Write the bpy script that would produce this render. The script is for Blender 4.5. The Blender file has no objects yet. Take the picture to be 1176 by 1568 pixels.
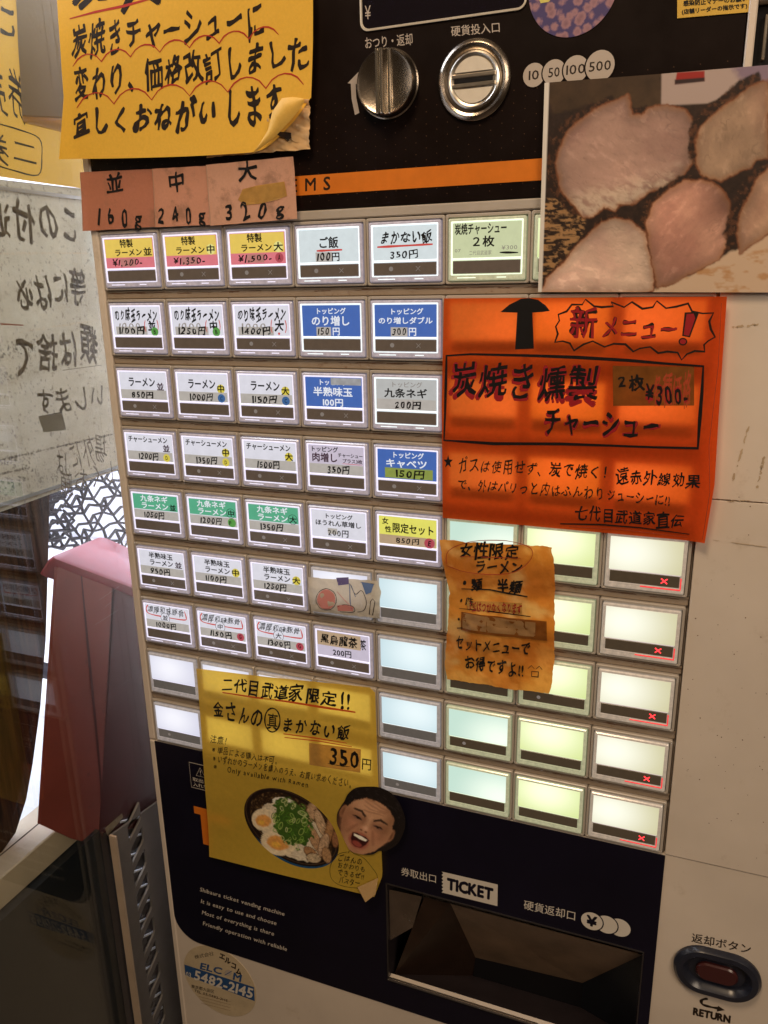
import bpy, math, random
import numpy as np
from mathutils import Matrix, Vector
random.seed(7)
SC = bpy.context.scene
COL = SC.collection
# ------------------------------------------------------------------ camera, world, lights, exposure
# Machine space in mm: X right, Y down, Z into the machine (front of the buttons is Z = 0).
RV = np.array([[0.9331, 0.018, 0.3591], [0.0845, 0.9598, -0.2678], [-0.3495, 0.2802, 0.8941]])
_u, _s, _v = np.linalg.svd(RV); RV = _u @ _v
CAM = np.array([279.3, 25.4, -333.9]); FPX = 1198.57
def W(x, y, z): return (x * .001, z * .001, -y * .001)
cam = bpy.data.cameras.new('camera'); camo = bpy.data.objects.new('camera', cam); COL.objects.link(camo)
cam.sensor_fit = 'VERTICAL'; cam.sensor_height = 24; cam.lens = 24 * FPX / 1568
cam.clip_start = .01; cam.clip_end = 50
B = np.array([[1, 0, 0], [0, 0, 1], [0, -1, 0]])
ax = B @ RV[0]; ay = -(B @ RV[1]); az = -(B @ RV[2])
M = Matrix(((ax[0], ay[0], az[0]), (ax[1], ay[1], az[1]), (ax[2], ay[2], az[2]))).to_4x4()
M.translation = Vector(W(*CAM)); camo.matrix_world = M
SC.camera = camo
wd = bpy.data.worlds.new('World'); SC.world = wd; wd.use_nodes = True
wd.node_tree.nodes['Background'].inputs[0].default_value = (1, .68, .42, 1)
wd.node_tree.nodes['Background'].inputs[1].default_value = .055
def area(name, loc, target, size, power, col, sy=None):
    l = bpy.data.lights.new(name, 'AREA'); l.energy = power; l.color = col; l.size = size
    if sy: l.shape = 'RECTANGLE'; l.size_y = sy
    o = bpy.data.objects.new(name, l); COL.objects.link(o)
    a = Vector(W(*loc)); b = Vector(W(*target)); o.location = a
    o.rotation_euler = (b - a).to_track_quat('-Z', 'Y').to_euler()
    return o
area('ceiling_lamp', (120, -640, -480), (170, 60, 0), .22, 4.5, (1, .73, .47))
area('ceiling_lamp', (820, -330, -640), (300, 120, 0), .4, 4.2, (1, .80, .60))  # soft fill added from the right, an unseen lamp
area('daylight_lamp', (-300, -360, 120), (-330, 330, 330), .5, 10, (.82, .87, 1))
SC.view_settings.view_transform = 'Standard'; SC.view_settings.look = 'None'; SC.view_settings.exposure = 0
SC.cycles.use_denoising = True; SC.cycles.max_bounces = 8; SC.cycles.transparent_max_bounces = 12
SC.cycles.caustics_reflective = False; SC.cycles.sample_clamp_indirect = 4

# ------------------------------------------------------------------ reading positions off the planes of the place
def ray(px, py): return RV.T @ np.array([(px - 588) / FPX, (py - 784) / FPX, 1.])
def pz(px, py, z=0.):
    d = ray(px, py); s = (z - CAM[2]) / d[2]; q = CAM + s * d; return (q[0], q[1])
def pX(px, py, X):
    d = ray(px, py); s = (X - CAM[0]) / d[0]; q = CAM + s * d; return (q[1], q[2])
def pY(px, py, Y):
    d = ray(px, py); s = (Y - CAM[1]) / d[1]; return CAM + s * d
def pP(px, py, p0, n):
    d = ray(px, py); s = np.dot(np.array(p0) - CAM, n) / np.dot(d, n); return CAM + s * d

# ------------------------------------------------------------------ materials
def mat(name, col=(.5, .5, .5), rough=.5, metal=0, emit=None, es=1., noise=None, bump=None, coat=0, attr=False,
        transl=0, spec=.5, sampling=True, dirt=None, rnoise=0, base=None):
    m = bpy.data.materials.new(name); m.use_nodes = True; nt = m.node_tree; N = nt.nodes; L = nt.links
    p = N['Principled BSDF']; p.inputs['Roughness'].default_value = rough; p.inputs['Metallic'].default_value = metal
    p.inputs['Specular IOR Level'].default_value = spec
    if coat: p.inputs['Coat Weight'].default_value = coat; p.inputs['Coat Roughness'].default_value = .12
    src = None
    tc = N.new('ShaderNodeTexCoord')
    if attr:
        a = N.new('ShaderNodeAttribute'); a.attribute_name = 'Col'; src = a.outputs['Color']
    else:
        rgb = N.new('ShaderNodeRGB'); rgb.outputs[0].default_value = (*col, 1); src = rgb.outputs[0]
    def tex(scale, detail=4, rg=.6):
        n = N.new('ShaderNodeTexNoise'); n.inputs['Scale'].default_value = scale; n.inputs['Detail'].default_value = detail
        n.inputs['Roughness'].default_value = rg; L.new(tc.outputs['Object'], n.inputs['Vector']); return n
    if noise:                                      # (scale, amount) brightness mottling
        n = tex(noise[0]); r = N.new('ShaderNodeMapRange'); r.inputs[3].default_value = 1 - noise[1]; r.inputs[4].default_value = 1 + noise[1]
        L.new(n.outputs[0], r.inputs[0]); r.inputs[1].default_value = .25; r.inputs[2].default_value = .75
        x = N.new('ShaderNodeVectorMath'); x.operation = 'SCALE'; L.new(src, x.inputs[0]); L.new(r.outputs[0], x.inputs['Scale']); src = x.outputs[0]
    if dirt:                                       # (scale, threshold, colour, strength) stains
        n = tex(dirt[0], 8, .7); r = N.new('ShaderNodeMapRange'); r.inputs[1].default_value = dirt[1]; r.inputs[2].default_value = dirt[1] + .12
        r.inputs[4].default_value = dirt[3]; L.new(n.outputs[0], r.inputs[0])
        x = N.new('ShaderNodeMix'); x.data_type = 'RGBA'; L.new(r.outputs[0], x.inputs[0]); L.new(src, x.inputs[6]); x.inputs[7].default_value = (*dirt[2], 1); src = x.outputs[2]
    if base: p.inputs['Base Color'].default_value = (*base, 1)
    else: L.new(src, p.inputs['Base Color'])
    if emit is not None:
        if emit == 'src': L.new(src, p.inputs['Emission Color'])
        else: p.inputs['Emission Color'].default_value = (*emit, 1)
        p.inputs['Emission Strength'].default_value = es
    if rnoise:
        n = tex(60, 6, .7); r = N.new('ShaderNodeMapRange'); r.inputs[3].default_value = max(0, rough - rnoise); r.inputs[4].default_value = rough + rnoise
        L.new(n.outputs[0], r.inputs[0]); L.new(r.outputs[0], p.inputs['Roughness'])
    if bump:                                       # (scale, strength, distance m)
        n = tex(bump[0], 5); b = N.new('ShaderNodeBump'); b.inputs['Strength'].default_value = bump[1]; b.inputs['Distance'].default_value = bump[2]
        L.new(n.outputs[0], b.inputs['Height']); L.new(b.outputs[0], p.inputs['Normal'])
    if transl:
        t = N.new('ShaderNodeBsdfTranslucent'); L.new(src, t.inputs[0]); x = N.new('ShaderNodeMixShader'); x.inputs[0].default_value = transl
        L.new(p.outputs[0], x.inputs[1]); L.new(t.outputs[0], x.inputs[2]); L.new(x.outputs[0], N['Material Output'].inputs[0])
    if not sampling: m.cycles.emission_sampling = 'NONE'
    return m
BEI = (.62, .54, .46)
m_beige = mat('beige_enamel', BEI, .38, noise=(14, .09), bump=(2500, .12, .0002), dirt=(45, .60, (.38, .29, .2), .45), rnoise=.1)
m_frame = mat('beige_plastic', (.41, .365, .315), .3, noise=(60, .06), bump=(1800, .1, .0002), dirt=(220, .66, (.25, .17, .1), .4))
m_rail = mat('grimy_rail_plastic', (.30, .235, .175), .5, noise=(90, .12), dirt=(350, .58, (.16, .08, .04), .75))
m_brown = mat('dark_brown_panel', (.006, .0025, .0018), .4, spec=.16, noise=(30, .3), rnoise=.1, bump=(900, .06, .0002))
m_navy = mat('navy_panel', (.005, .004, .012), .38, spec=.25, noise=(20, .3), rnoise=.1, bump=(900, .06, .0002))
m_orange_p = mat('orange_print', (.62, .17, .015), .35, noise=(200, .08))
m_black = mat('black_plastic', (.01, .01, .012), .3)
m_lens = mat('display_glass', (.006, .004, .008), .06, coat=1)
m_recess = mat('recess_plastic', (.028, .021, .024), .35, noise=(50, .3), bump=(700, .15, .0005))
m_recess_b = mat('recess_brown', (.19, .125, .08), .45, noise=(50, .3), bump=(500, .2, .0005))
m_chrome = mat('worn_chrome', (.34, .29, .24), .24, 1, noise=(90, .25), rnoise=.18, bump=(1200, .12, .0003))
m_chrome2 = mat('brushed_steel', (.62, .56, .48), .3, 1, noise=(140, .2), rnoise=.12)
m_slotlabel = mat('cream_insert', (.62, .56, .46), .5, noise=(200, .08))
m_escut = mat('blue_grey_plastic', (.014, .016, .027), .28, noise=(100, .2))
m_redbtn = mat('dark_red_button', (.05, .012, .012), .25)
m_strip = mat('smoked_strip', (.075, .056, .042), .22, emit=(.10, .075, .056), es=.5, noise=(300, .15), sampling=False)
m_strip_c = mat('smoked_strip_cool', (.09, .082, .075), .22, emit=(.12, .11, .10), es=.5, noise=(300, .15), sampling=False)
m_strip_d = mat('smoked_strip_dark', (.045, .032, .02), .22, emit=(.07, .05, .03), es=.5, noise=(300, .15), sampling=False)
m_seam = mat('dark_seam', (.06, .04, .03), .8)
INK = {
 'k': mat('black_ink', (.008, .007, .007), .45, spec=.3),
 'kb': mat('brown_black_marker', (.018, .010, .006), .4, spec=.4, noise=(600, .4)),
 'r': mat('red_marker', (.42, .025, .012), .45),
 'o': mat('orange_marker', (.62, .09, .01), .45),
 'dr': mat('crimson_marker', (.30, .008, .012), .45),
 'br': mat('burnt_red_marker', (.36, .045, .01), .5),
 'w': mat('cream_print', (.62, .57, .50), .5),
 'gr': mat('pale_grey_print', (.42, .36, .31), .5),
 'n': mat('navy_print', (.015, .035, .10), .4),
 'gy': mat('faded_grey_marker', (.15, .115, .07), .6, noise=(150, .35)),
 'gh': mat('brown_ghost_ink', (.25, .11, .03), .6),
 'tp': mat('brown_tape', (.58, .34, .09), .35, transl=.4, noise=(300, .15)),
 'tpd': mat('dark_tape', (.22, .075, .012), .35, transl=.25, noise=(200, .25)),
 'br2': mat('brown_dirt', (.14, .07, .035), .8, noise=(400, .4)),
 'tn': mat('light_brown_stain', (.42, .32, .21), .7, noise=(300, .2)),
 'op': m_orange_p,
 'bk': mat('printed_band_blue', (.02, .07, .20), .4),
}
def lit(name, c, k=1., d=.06): return mat('backlit_' + name, c, .3, emit='src', es=k, noise=(260, d), spec=.3, base=(.06, .06, .06))
LIT = {
 'W': lit('white_card', (.72, .71, .79), .92), 'Wc': lit('cool_card', (.68, .76, .78), .90), 'Wg': lit('grey_card', (.62, .63, .62), .68),
 'Wp': lit('lilac_card', (.70, .62, .76), .75), 'Y': lit('yellow_card', (.88, .62, .10), .82), 'P': lit('pink_card', (.86, .20, .25), .75),
 'B': lit('blue_card', (.025, .12, .46), .85), 'G': lit('green_card', (.07, .42, .24), .85), 'YL': lit('lemon_card', (.84, .80, .13), .85),
 'T': lit('ticket_card', (.66, .72, .42), .8), 'tape': lit('taped_patch', (.50, .46, .42), .8, .12), 'tapeb': lit('tan_taped_patch', (.52, .36, .22), .8, .12),
 'olive': lit('olive_tape', (.26, .33, .05), .8, .12), 'wh': lit('white_lettering', (.85, .88, .95), .85),
 'red': lit('red_marker_on_card', (.75, .05, .04), .7), 'gdot': lit('green_dot', (.08, .38, .05), .7), 'bdot': lit('blue_dot', (.01, .13, .38), .7),
 'ydot': lit('yellow_dot', (.75, .62, .06), .8), 'yhi': lit('yellow_highlight', (.85, .78, .25), .85), 'pdot': lit('crimson_dot', (.55, .05, .09), .7),
 'ghost': lit('ghost_print', (.30, .25, .22), .6), 'ghost2': lit('old_price_print', (.42, .37, .34), .7), 'silver': lit('silver_tape', (.35, .35, .36), .8, .3), 'faint': lit('faint_print', (.42, .46, .44), .7),
 'pur': mat('dark_purple_ink', (.05, .006, .03), .5),
}
def hot(name, c, hotc, cx, cy, k0, k1, rad):  # hot spot of the tube behind, painted into the card's emission
    m = lit(name, c, 1., .02); nt = m.node_tree; N = nt.nodes; L = nt.links; p = N['Principled BSDF']
    tc = [n for n in N if n.type == 'TEX_COORD'][0]; sp_ = N.new('ShaderNodeVectorMath'); sp_.operation = 'SUBTRACT'; sp_.inputs[1].default_value = (cx * .001, 0, -cy * .001)
    mu = N.new('ShaderNodeVectorMath'); mu.operation = 'MULTIPLY'; mu.inputs[1].default_value = (1, 0, 1.3); le = N.new('ShaderNodeVectorMath'); le.operation = 'LENGTH'
    L.new(tc.outputs['Object'], sp_.inputs[0]); L.new(sp_.outputs[0], mu.inputs[0]); L.new(mu.outputs[0], le.inputs[0])
    r = N.new('ShaderNodeMapRange'); r.interpolation_type = 'SMOOTHSTEP'; r.inputs[1].default_value = 0; r.inputs[2].default_value = rad * .001; r.inputs[3].default_value = 1; r.inputs[4].default_value = 0
    L.new(le.outputs['Value'], r.inputs[0]); x = N.new('ShaderNodeMix'); x.data_type = 'RGBA'; x.inputs[6].default_value = (*[v * k0 for v in c], 1); x.inputs[7].default_value = (*[v * k1 for v in hotc], 1)
    L.new(r.outputs[0], x.inputs[0]); L.new(x.outputs[2], p.inputs['Emission Color']); return m
BLANK = {4: hot('blank_ice_white', (.58, .76, .82), (.82, .95, .98), 20, 7, .95, 1.0, 24), 5: hot('blank_mint', (.60, .82, .70), (.88, .98, .84), 28, 14, .92, 1.08, 26),
         6: hot('blank_lime', (.72, .84, .34), (.97, 1., .70), 15, 5, .95, 1.12, 24), 7: hot('blank_cream', (.68, .64, .38), (.97, .97, .82), 9, 8, .92, 1.06, 27), 0: hot('blank_white', (.74, .74, .88), (.92, .92, 1), 14, 8, .9, 1., 22)}
m_led = mat('lit_red_cross', (.9, .03, .03), .4, emit=(1, .04, .05), es=2.2)
m_redglow = mat('red_lit_lip', (.6, .05, .04), .25, emit=(.95, .03, .05), es=.8)
def rim(name, c, k): return mat(name, (.5, .5, .5), .15, emit=c, es=k, noise=(500, .3), coat=.6, sampling=False)
RIM = {0: rim('lavender_light_guide', (.78, .76, 1), .95), 4: rim('white_light_guide', (.8, .95, 1), 1.0), 5: rim('greenish_light_guide', (.8, .98, .72), 1.0),
       6: rim('lime_light_guide', (.85, .98, .6), .8), 7: rim('pink_light_guide', (.9, .75, .75), .55)}
CASE = {0: mat('clear_case_lavender', (.40, .38, .42), .18, emit=(.36, .33, .42), es=.42, noise=(400, .35), coat=.8, sampling=False),  # tube light in the clear plastic, put in as tinted emission
        5: mat('clear_case_green', (.42, .42, .34), .18, emit=(.38, .42, .25), es=.55, noise=(400, .35), coat=.8, sampling=False),
        7: mat('clear_case_warm', (.42, .36, .32), .18, emit=(.38, .33, .26), es=.5, noise=(400, .35), coat=.8, sampling=False),
        1: mat('clear_case_dull', (.40, .38, .38), .2, emit=(.34, .33, .35), es=.42, noise=(400, .35), coat=.8, sampling=False)}

# ------------------------------------------------------------------ mesh building
def tag(o, label=None, cat=None, group=None, kind=None):
    if label: o['label'] = label
    if cat: o['category'] = cat
    if group: o['group'] = group
    if kind: o['kind'] = kind
def thing(name, at, label, cat, group=None):
    o = bpy.data.objects.new(name, None); COL.objects.link(o); o.empty_display_size = .01; o.location = W(*at); ROOTLOC[o.name] = Vector(W(*at)); tag(o, label, cat, group); return o
ROOTLOC = {}
def adopt(o, parent):                              # keep world place while parenting
    o.parent = parent
    base = ROOTLOC.get(parent.name, Vector((0, 0, 0)))
    o.matrix_parent_inverse = Matrix.Translation(-base) if base.length else Matrix()
    return o
class MB:
    def __init__(s): s.v = []; s.f = []; s.m = []
    def add(s, vs, fs, mi=0):
        b = len(s.v); s.v += [tuple(map(float, v)) for v in vs]; s.f += [tuple(b + i for i in f) for f in fs]; s.m += [mi] * len(fs); return s
    def box(s, x0, y0, z0, x1, y1, z1, mi=0, c=0.):
        if c: return s.loft([(rrect(x0, y0, x1, y1, c * .6, 1), z1), (rrect(x0, y0, x1, y1, c * .6, 1), z0 + c), (rrect(x0 + c, y0 + c, x1 - c, y1 - c, c * .6, 1), z0)], mi)
        vs = [(x, y, z) for z in (z0, z1) for y in (y0, y1) for x in (x0, x1)]
        return s.add(vs, [(0, 1, 3, 2), (4, 6, 7, 5), (0, 4, 5, 1), (2, 3, 7, 6), (0, 2, 6, 4), (1, 5, 7, 3)], mi)
    def loft(s, secs, mi=0, cap0=True, cap1=True, closed=False, mis=None):
        n = len(secs[0][0]); vs = []
        for pts, z in secs: vs += [(p[0], p[1], z) for p in pts]
        fs = []; ms = []
        K = len(secs)
        for k in range(K - 1 + (1 if closed else 0)):
            a = k * n; b = ((k + 1) % K) * n
            for i in range(n):
                j = (i + 1) % n; fs.append((a + i, a + j, b + j, b + i)); ms.append(mis[k] if mis else mi)
        if not closed:
            if cap0: fs.append(tuple(range(n))[::-1]); ms.append(mi)
            if cap1: fs.append(tuple(range((K - 1) * n, K * n))); ms.append(mis[-1] if mis else mi)
        b = len(s.v); s.v += vs; s.f += [tuple(b + i for i in f) for f in fs]; s.m += ms; return s
    def prism(s, pts, z0, z1, mi=0):
        return s.loft([(pts, z1), (pts, z0)], mi)
    def mesh(s, name, world=True):
        me = bpy.data.meshes.new(name)
        me.from_pydata([W(*v) for v in s.v], [], s.f)
        me.polygons.foreach_set('material_index', s.m); me.update(); return me
    def build(s, name, mats, parent=None, **k):
        smooth = k.pop('smooth', False)
        me = s.mesh(name); o = bpy.data.objects.new(name, me); COL.objects.link(o)
        for m in (mats if isinstance(mats, (list, tuple)) else [mats]): me.materials.append(m)
        if smooth:
            for p in me.polygons: p.use_smooth = True
            o.modifiers.new('es', 'EDGE_SPLIT').split_angle = math.radians(35)
        tag(o, **k)
        if parent: adopt(o, parent)
        return o
def rrect(x0, y0, x1, y1, r, n=3):
    r = max(.001, min(r, (x1 - x0) / 2, (y1 - y0) / 2)); P = []
    for cx, cy, a0 in ((x1 - r, y1 - r, 0), (x0 + r, y1 - r, 90), (x0 + r, y0 + r, 180), (x1 - r, y0 + r, 270)):
        for k in range(n + 1):
            a = math.radians(a0 + 90 * k / n); P.append((cx + r * math.cos(a), cy + r * math.sin(a)))
    return P
def circ(cx, cy, rx, n=40, ry=None):
    ry = ry or rx; return [(cx + rx * math.cos(2 * math.pi * i / n), cy + ry * math.sin(2 * math.pi * i / n)) for i in range(n)]
def smoothpts(P, n=6, closed=False):
    P = [np.array(p, float) for p in P]; out = []; K = len(P)
    for i in range(K if closed else K - 1):
        g = lambda j: P[j % K] if closed else P[max(0, min(K - 1, j))]
        p0, p1, p2, p3 = g(i - 1), g(i), g(i + 1), g(i + 2)
        for t in np.arange(n) / n:
            out.append(.5 * (2 * p1 + (p2 - p0) * t + (2 * p0 - 5 * p1 + 4 * p2 - p3) * t * t + (3 * p1 - p0 - 3 * p2 + p3) * t ** 3))
    if not closed: out.append(P[-1])
    return out

# ------------------------------------------------------------------ lettering: glyph outlines of the built-in font, laid out on surfaces
GL = {}
PENDING = []
class Print:
    """flat print on a surface: frame maps (x, y) mm to a 3D point, dz lifts it off the sheet"""
    def __init__(s, name, parent, zf=0., frame=None, label=None, step=.01):
        s.name, s.parent, s.label, s.step = name, parent, label, step; s.items = []; s.k = 0
        s.zf = zf if callable(zf) else (lambda x, y, z=zf: z)
        s.frame = frame or (lambda x, y, h: (x, y, s.zf(x, y) - h)); PENDING.append(s)
    def t(s, txt, x0, y0, x1, y1, ink='k', bold=0., hand=0., tl=None):
        s.items.append(('t', txt, ((x0, y0), (x1, y0), (x0, y1)), ink, bold, hand)); return s
    def q(s, txt, TL, TR, BL, ink='k', bold=0., hand=0.):
        s.items.append(('t', txt, (TL, TR, BL), ink, bold, hand)); return s
    def poly(s, pts, ink): s.items.append(('p', [tuple(p) for p in pts], ink)); return s
    def rect(s, x0, y0, x1, y1, ink): return s.poly([(x0, y0), (x1, y0), (x1, y1), (x0, y1)], ink)
    def patch(s, pts, ink, n=16):
        P = [np.array(p, float) for p in pts]
        g = lambda u, v: tuple((P[0] * (1 - u) + P[1] * u) * (1 - v) + (P[3] * (1 - u) + P[2] * u) * v)
        s.items.append(('g', [[g(i / n, j / n) for i in range(n + 1)] for j in range(n + 1)], ink)); return s
    def disc(s, x, y, r, ink, ry=None, n=24): return s.poly(circ(x, y, r, n, ry), ink)
    def line(s, pts, w, ink, closed=False, sm=0, taper=.0):
        if sm: pts = smoothpts(pts, sm, closed)
        s.items.append(('l', [tuple(p) for p in pts], w, ink, closed)); return s
def layout(txt, hand, rnd):
    out = []; x = 0.; cjk = any(ord(c) > 0x2000 for c in txt)
    for ch in txt:
        if ch in ' ': x += .35; continue
        if ch == '\u3000': x += 1.; continue
        v, f = GL[ch]
        if not len(v): x += .4; continue
        if ord(ch) > 0x2000: ox = x; adv = 1.
        else: k_ = .085 if hand else .05; ox = x - v[:, 0].min() + k_; adv = v[:, 0].max() - v[:, 0].min() + k_ * 2.2
        w = v.copy()
        if hand:
            c = np.array([.5 if ord(ch) > 0x2000 else .28, .36]); a = rnd.uniform(-1, 1) * .13 * hand; sx = 1 + rnd.uniform(-.2, .06) * hand; sy = 1 + rnd.uniform(-.22, .16) * hand
            sh = rnd.uniform(-.02, .26) * hand; d = w[:, :2] - c
            d = np.stack([d[:, 0] * sx + d[:, 1] * sh, d[:, 1] * sy + d[:, 0] * .13 * hand], 1)
            d = np.stack([d[:, 0] * math.cos(a) - d[:, 1] * math.sin(a), d[:, 0] * math.sin(a) + d[:, 1] * math.cos(a)], 1)
            p1, p2 = rnd.uniform(0, 6), rnd.uniform(0, 6)
            d[:, 0] += .036 * hand * np.sin(7 * d[:, 1] + p1) + .012 * hand * np.sin(19 * d[:, 1] + p2 + 5 * d[:, 0])
            d[:, 1] += .036 * hand * np.sin(6 * d[:, 0] + p2) + .012 * hand * np.sin(21 * d[:, 0] + p1)
            w[:, :2] = d + c + np.array([0, rnd.uniform(-.05, .05) * hand])
        w = w[:, :2] + np.array([ox, 0]); out.append((w, f)); x += adv
    lo, hi = (-.10, .86) if cjk else (-.02, .72)
    return out, x, lo, hi
def split_prints():
    out = []
    for s in PENDING:
        if s.name != 'panel_print' or len(s.items) < 2: out.append(s); continue
        bb = []
        for it in s.items:
            p = [it[2][0], it[2][1], it[2][2], tuple(np.array(it[2][1]) + np.array(it[2][2]) - np.array(it[2][0]))] if it[0] == 't' else it[1]
            p = np.array(p); bb.append((p.min(0) - .3, p.max(0) + .3))
        g = list(range(len(bb)))
        for i in range(len(bb)):
            for j in range(i):
                if (bb[i][0] < bb[j][1]).all() and (bb[j][0] < bb[i][1]).all():
                    a, b = g[i], g[j]; g = [b if x == a else x for x in g]
        for k in dict.fromkeys(g):
            n = Print(s.name, s.parent, s.zf); PENDING.pop(); n.items = [it for it, x in zip(s.items, g) if x == k]; out.append(n)
    PENDING[:] = out
def flush_prints():
    split_prints()
    need = {}
    for s in PENDING:
        for it in s.items:
            if it[0] == 't':
                for ch in it[1]: need.setdefault((ch, 0), None)
    tmp = []
    for (ch, b) in need:
        if ch in ' \u3000': continue
        c = bpy.data.curves.new('g', 'FONT'); c.body = ch; c.size = 1; c.resolution_u = 2; c.offset = b
        o = bpy.data.objects.new('g', c); COL.objects.link(o); tmp.append(((ch, b), o))
    dg = bpy.context.evaluated_depsgraph_get(); G = {}
    for key, o in tmp:
        e = o.evaluated_get(dg); m = e.to_mesh()
        v = np.array([x.co[:2] for x in m.vertices]).reshape(-1, 2); f = [tuple(p.vertices) for p in m.polygons]; G[key] = (v, f); e.to_mesh_clear()
    for key, o in tmp:
        c = o.data; bpy.data.objects.remove(o); bpy.data.curves.remove(c)
    for s in PENDING:
        rnd = random.Random(len(s.items) * 7 + len(s.name)); mb = MB(); mats = []; mi = {}
        def mid(ink):
            m = INK.get(ink) or LIT.get(ink) or ink
            k = m.name
            if k not in mi: mi[k] = len(mats); mats.append(m)
            return mi[k]
        for n, it in enumerate(s.items):
            h = .05 + s.step * n if s.step else .04 + .0015 * (n % 40)
            if it[0] == 't':
                _, txt, (TL, TR, BL), ink, b, hand = it; GL.clear()
                for ch in txt:
                    if ch not in ' \u3000': GL[ch] = G[(ch, 0)]
                out, w, lo, hi = layout(txt, hand, rnd); TL = np.array(TL, float); ex = (np.array(TR) - TL) / w; ey = (np.array(BL) - TL) / (hi - lo)
                nb = 1 if b <= .002 else (4 if b < .025 else 8)
                for v, f in out:
                    for c_ in range(nb):
                        t_ = 2 * math.pi * (c_ + .5) / nb; bb_ = b * (1 if not hand else (.75 + .55 * np.sin(v[:, :1] * 9 + v[:, 1:] * 7 + len(f)))) if nb > 1 else 0; q = TL + (v[:, :1] + bb_ * math.cos(t_)) * ex + (hi - v[:, 1:] + bb_ * math.sin(t_)) * ey
                        mb.add([s.frame(a[0], a[1], h + .001 * c_) for a in q], f, mid(ink))
            elif it[0] == 'g':
                n_ = len(it[1]); mb.add([s.frame(a[0], a[1], h) for r_ in it[1] for a in r_], [(j * n_ + i, j * n_ + i + 1, (j + 1) * n_ + i + 1, (j + 1) * n_ + i) for j in range(n_ - 1) for i in range(n_ - 1)], mid(it[2]))
            elif it[0] == 'p': mb.add([s.frame(a[0], a[1], h) for a in it[1]], [tuple(range(len(it[1])))], mid(it[2]))
            else:
                _, P, wd_, ink, closed = it; P = [np.array(p, float) for p in P]; K = len(P); vs = []; fs = []
                for i in range(K):
                    a = P[(i - 1) % K] if (closed or i) else P[i]; c = P[(i + 1) % K] if (closed or i < K - 1) else P[i]
                    d = c - a; d = d / (np.linalg.norm(d) + 1e-9); nn = np.array([-d[1], d[0]]); ww = wd_ / 2 * (1 + .22 * math.sin(i * 1.3 + n) * (1 if wd_ > .3 else .5))
                    if not closed and i in (0, K - 1): ww *= .6
                    vs += [s.frame(*(P[i] + nn * ww), h), s.frame(*(P[i] - nn * ww), h)]
                for i in range(K if closed else K - 1): j = (i + 1) % K; fs.append((2 * i, 2 * i + 1, 2 * j + 1, 2 * j))
                mb.add(vs, fs, mid(ink))
        if not mb.v: continue
        if s.step == 0: s.kind = 'stuff'
        me = mb.mesh(s.name); o = bpy.data.objects.new(s.name, me); COL.objects.link(o)
        for m in mats: me.materials.append(m)
        if s.label: o['label'] = s.label
        if s.step == 0: o['kind'] = 'stuff'
        adopt(o, s.parent)

# ------------------------------------------------------------------ numpy painting helpers (printed photographs, stained paper)
def vnoise(x, y, seed=0):
    xi = np.floor(x).astype(np.int64); yi = np.floor(y).astype(np.int64); fx = x - xi; fy = y - yi
    def h(a, b):
        n = (a * 374761393 + b * 668265263 + seed * 1442695041) & 0xffffffff; n = ((n ^ (n >> 13)) * 1274126177) & 0xffffffff; return ((n ^ (n >> 16)) & 0xffff) / 65535.
    u = fx * fx * (3 - 2 * fx); v = fy * fy * (3 - 2 * fy)
    return (h(xi, yi) * (1 - u) + h(xi + 1, yi) * u) * (1 - v) + (h(xi, yi + 1) * (1 - u) + h(xi + 1, yi + 1) * u) * v
def fbm(x, y, s=1., seed=0, o=4):
    t = 0; a = .5; w = 0
    for k in range(o): t = t + a * vnoise(x * s, y * s, seed + k); w += a; a *= .55; s *= 2.03
    return t / w
def sdpoly(P, x, y):
    P = np.array(P, float); d = np.full(x.shape, 1e9); ins = np.zeros(x.shape, bool); K = len(P)
    for i in range(K):
        a = P[i]; b = P[(i + 1) % K]; e = b - a; px = x - a[0]; py = y - a[1]
        t = np.clip((px * e[0] + py * e[1]) / (e @ e + 1e-12), 0, 1); d = np.minimum(d, (px - t * e[0]) ** 2 + (py - t * e[1]) ** 2)
        c = ((a[1] <= y) & (b[1] > y)) | ((b[1] <= y) & (a[1] > y)); xx = a[0] + (y - a[1]) / (b[1] - a[1] + 1e-12) * e[0]; ins ^= c & (x < xx)
    return np.sqrt(d) * np.where(ins, -1, 1)
def over(C, mask, col):
    mask = np.clip(mask, 0, 1)[:, None]; return C * (1 - mask) + np.array(col) * mask
def sst(d, w): return np.clip(.5 - d / w, 0, 1)     # soft inside mask
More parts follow.
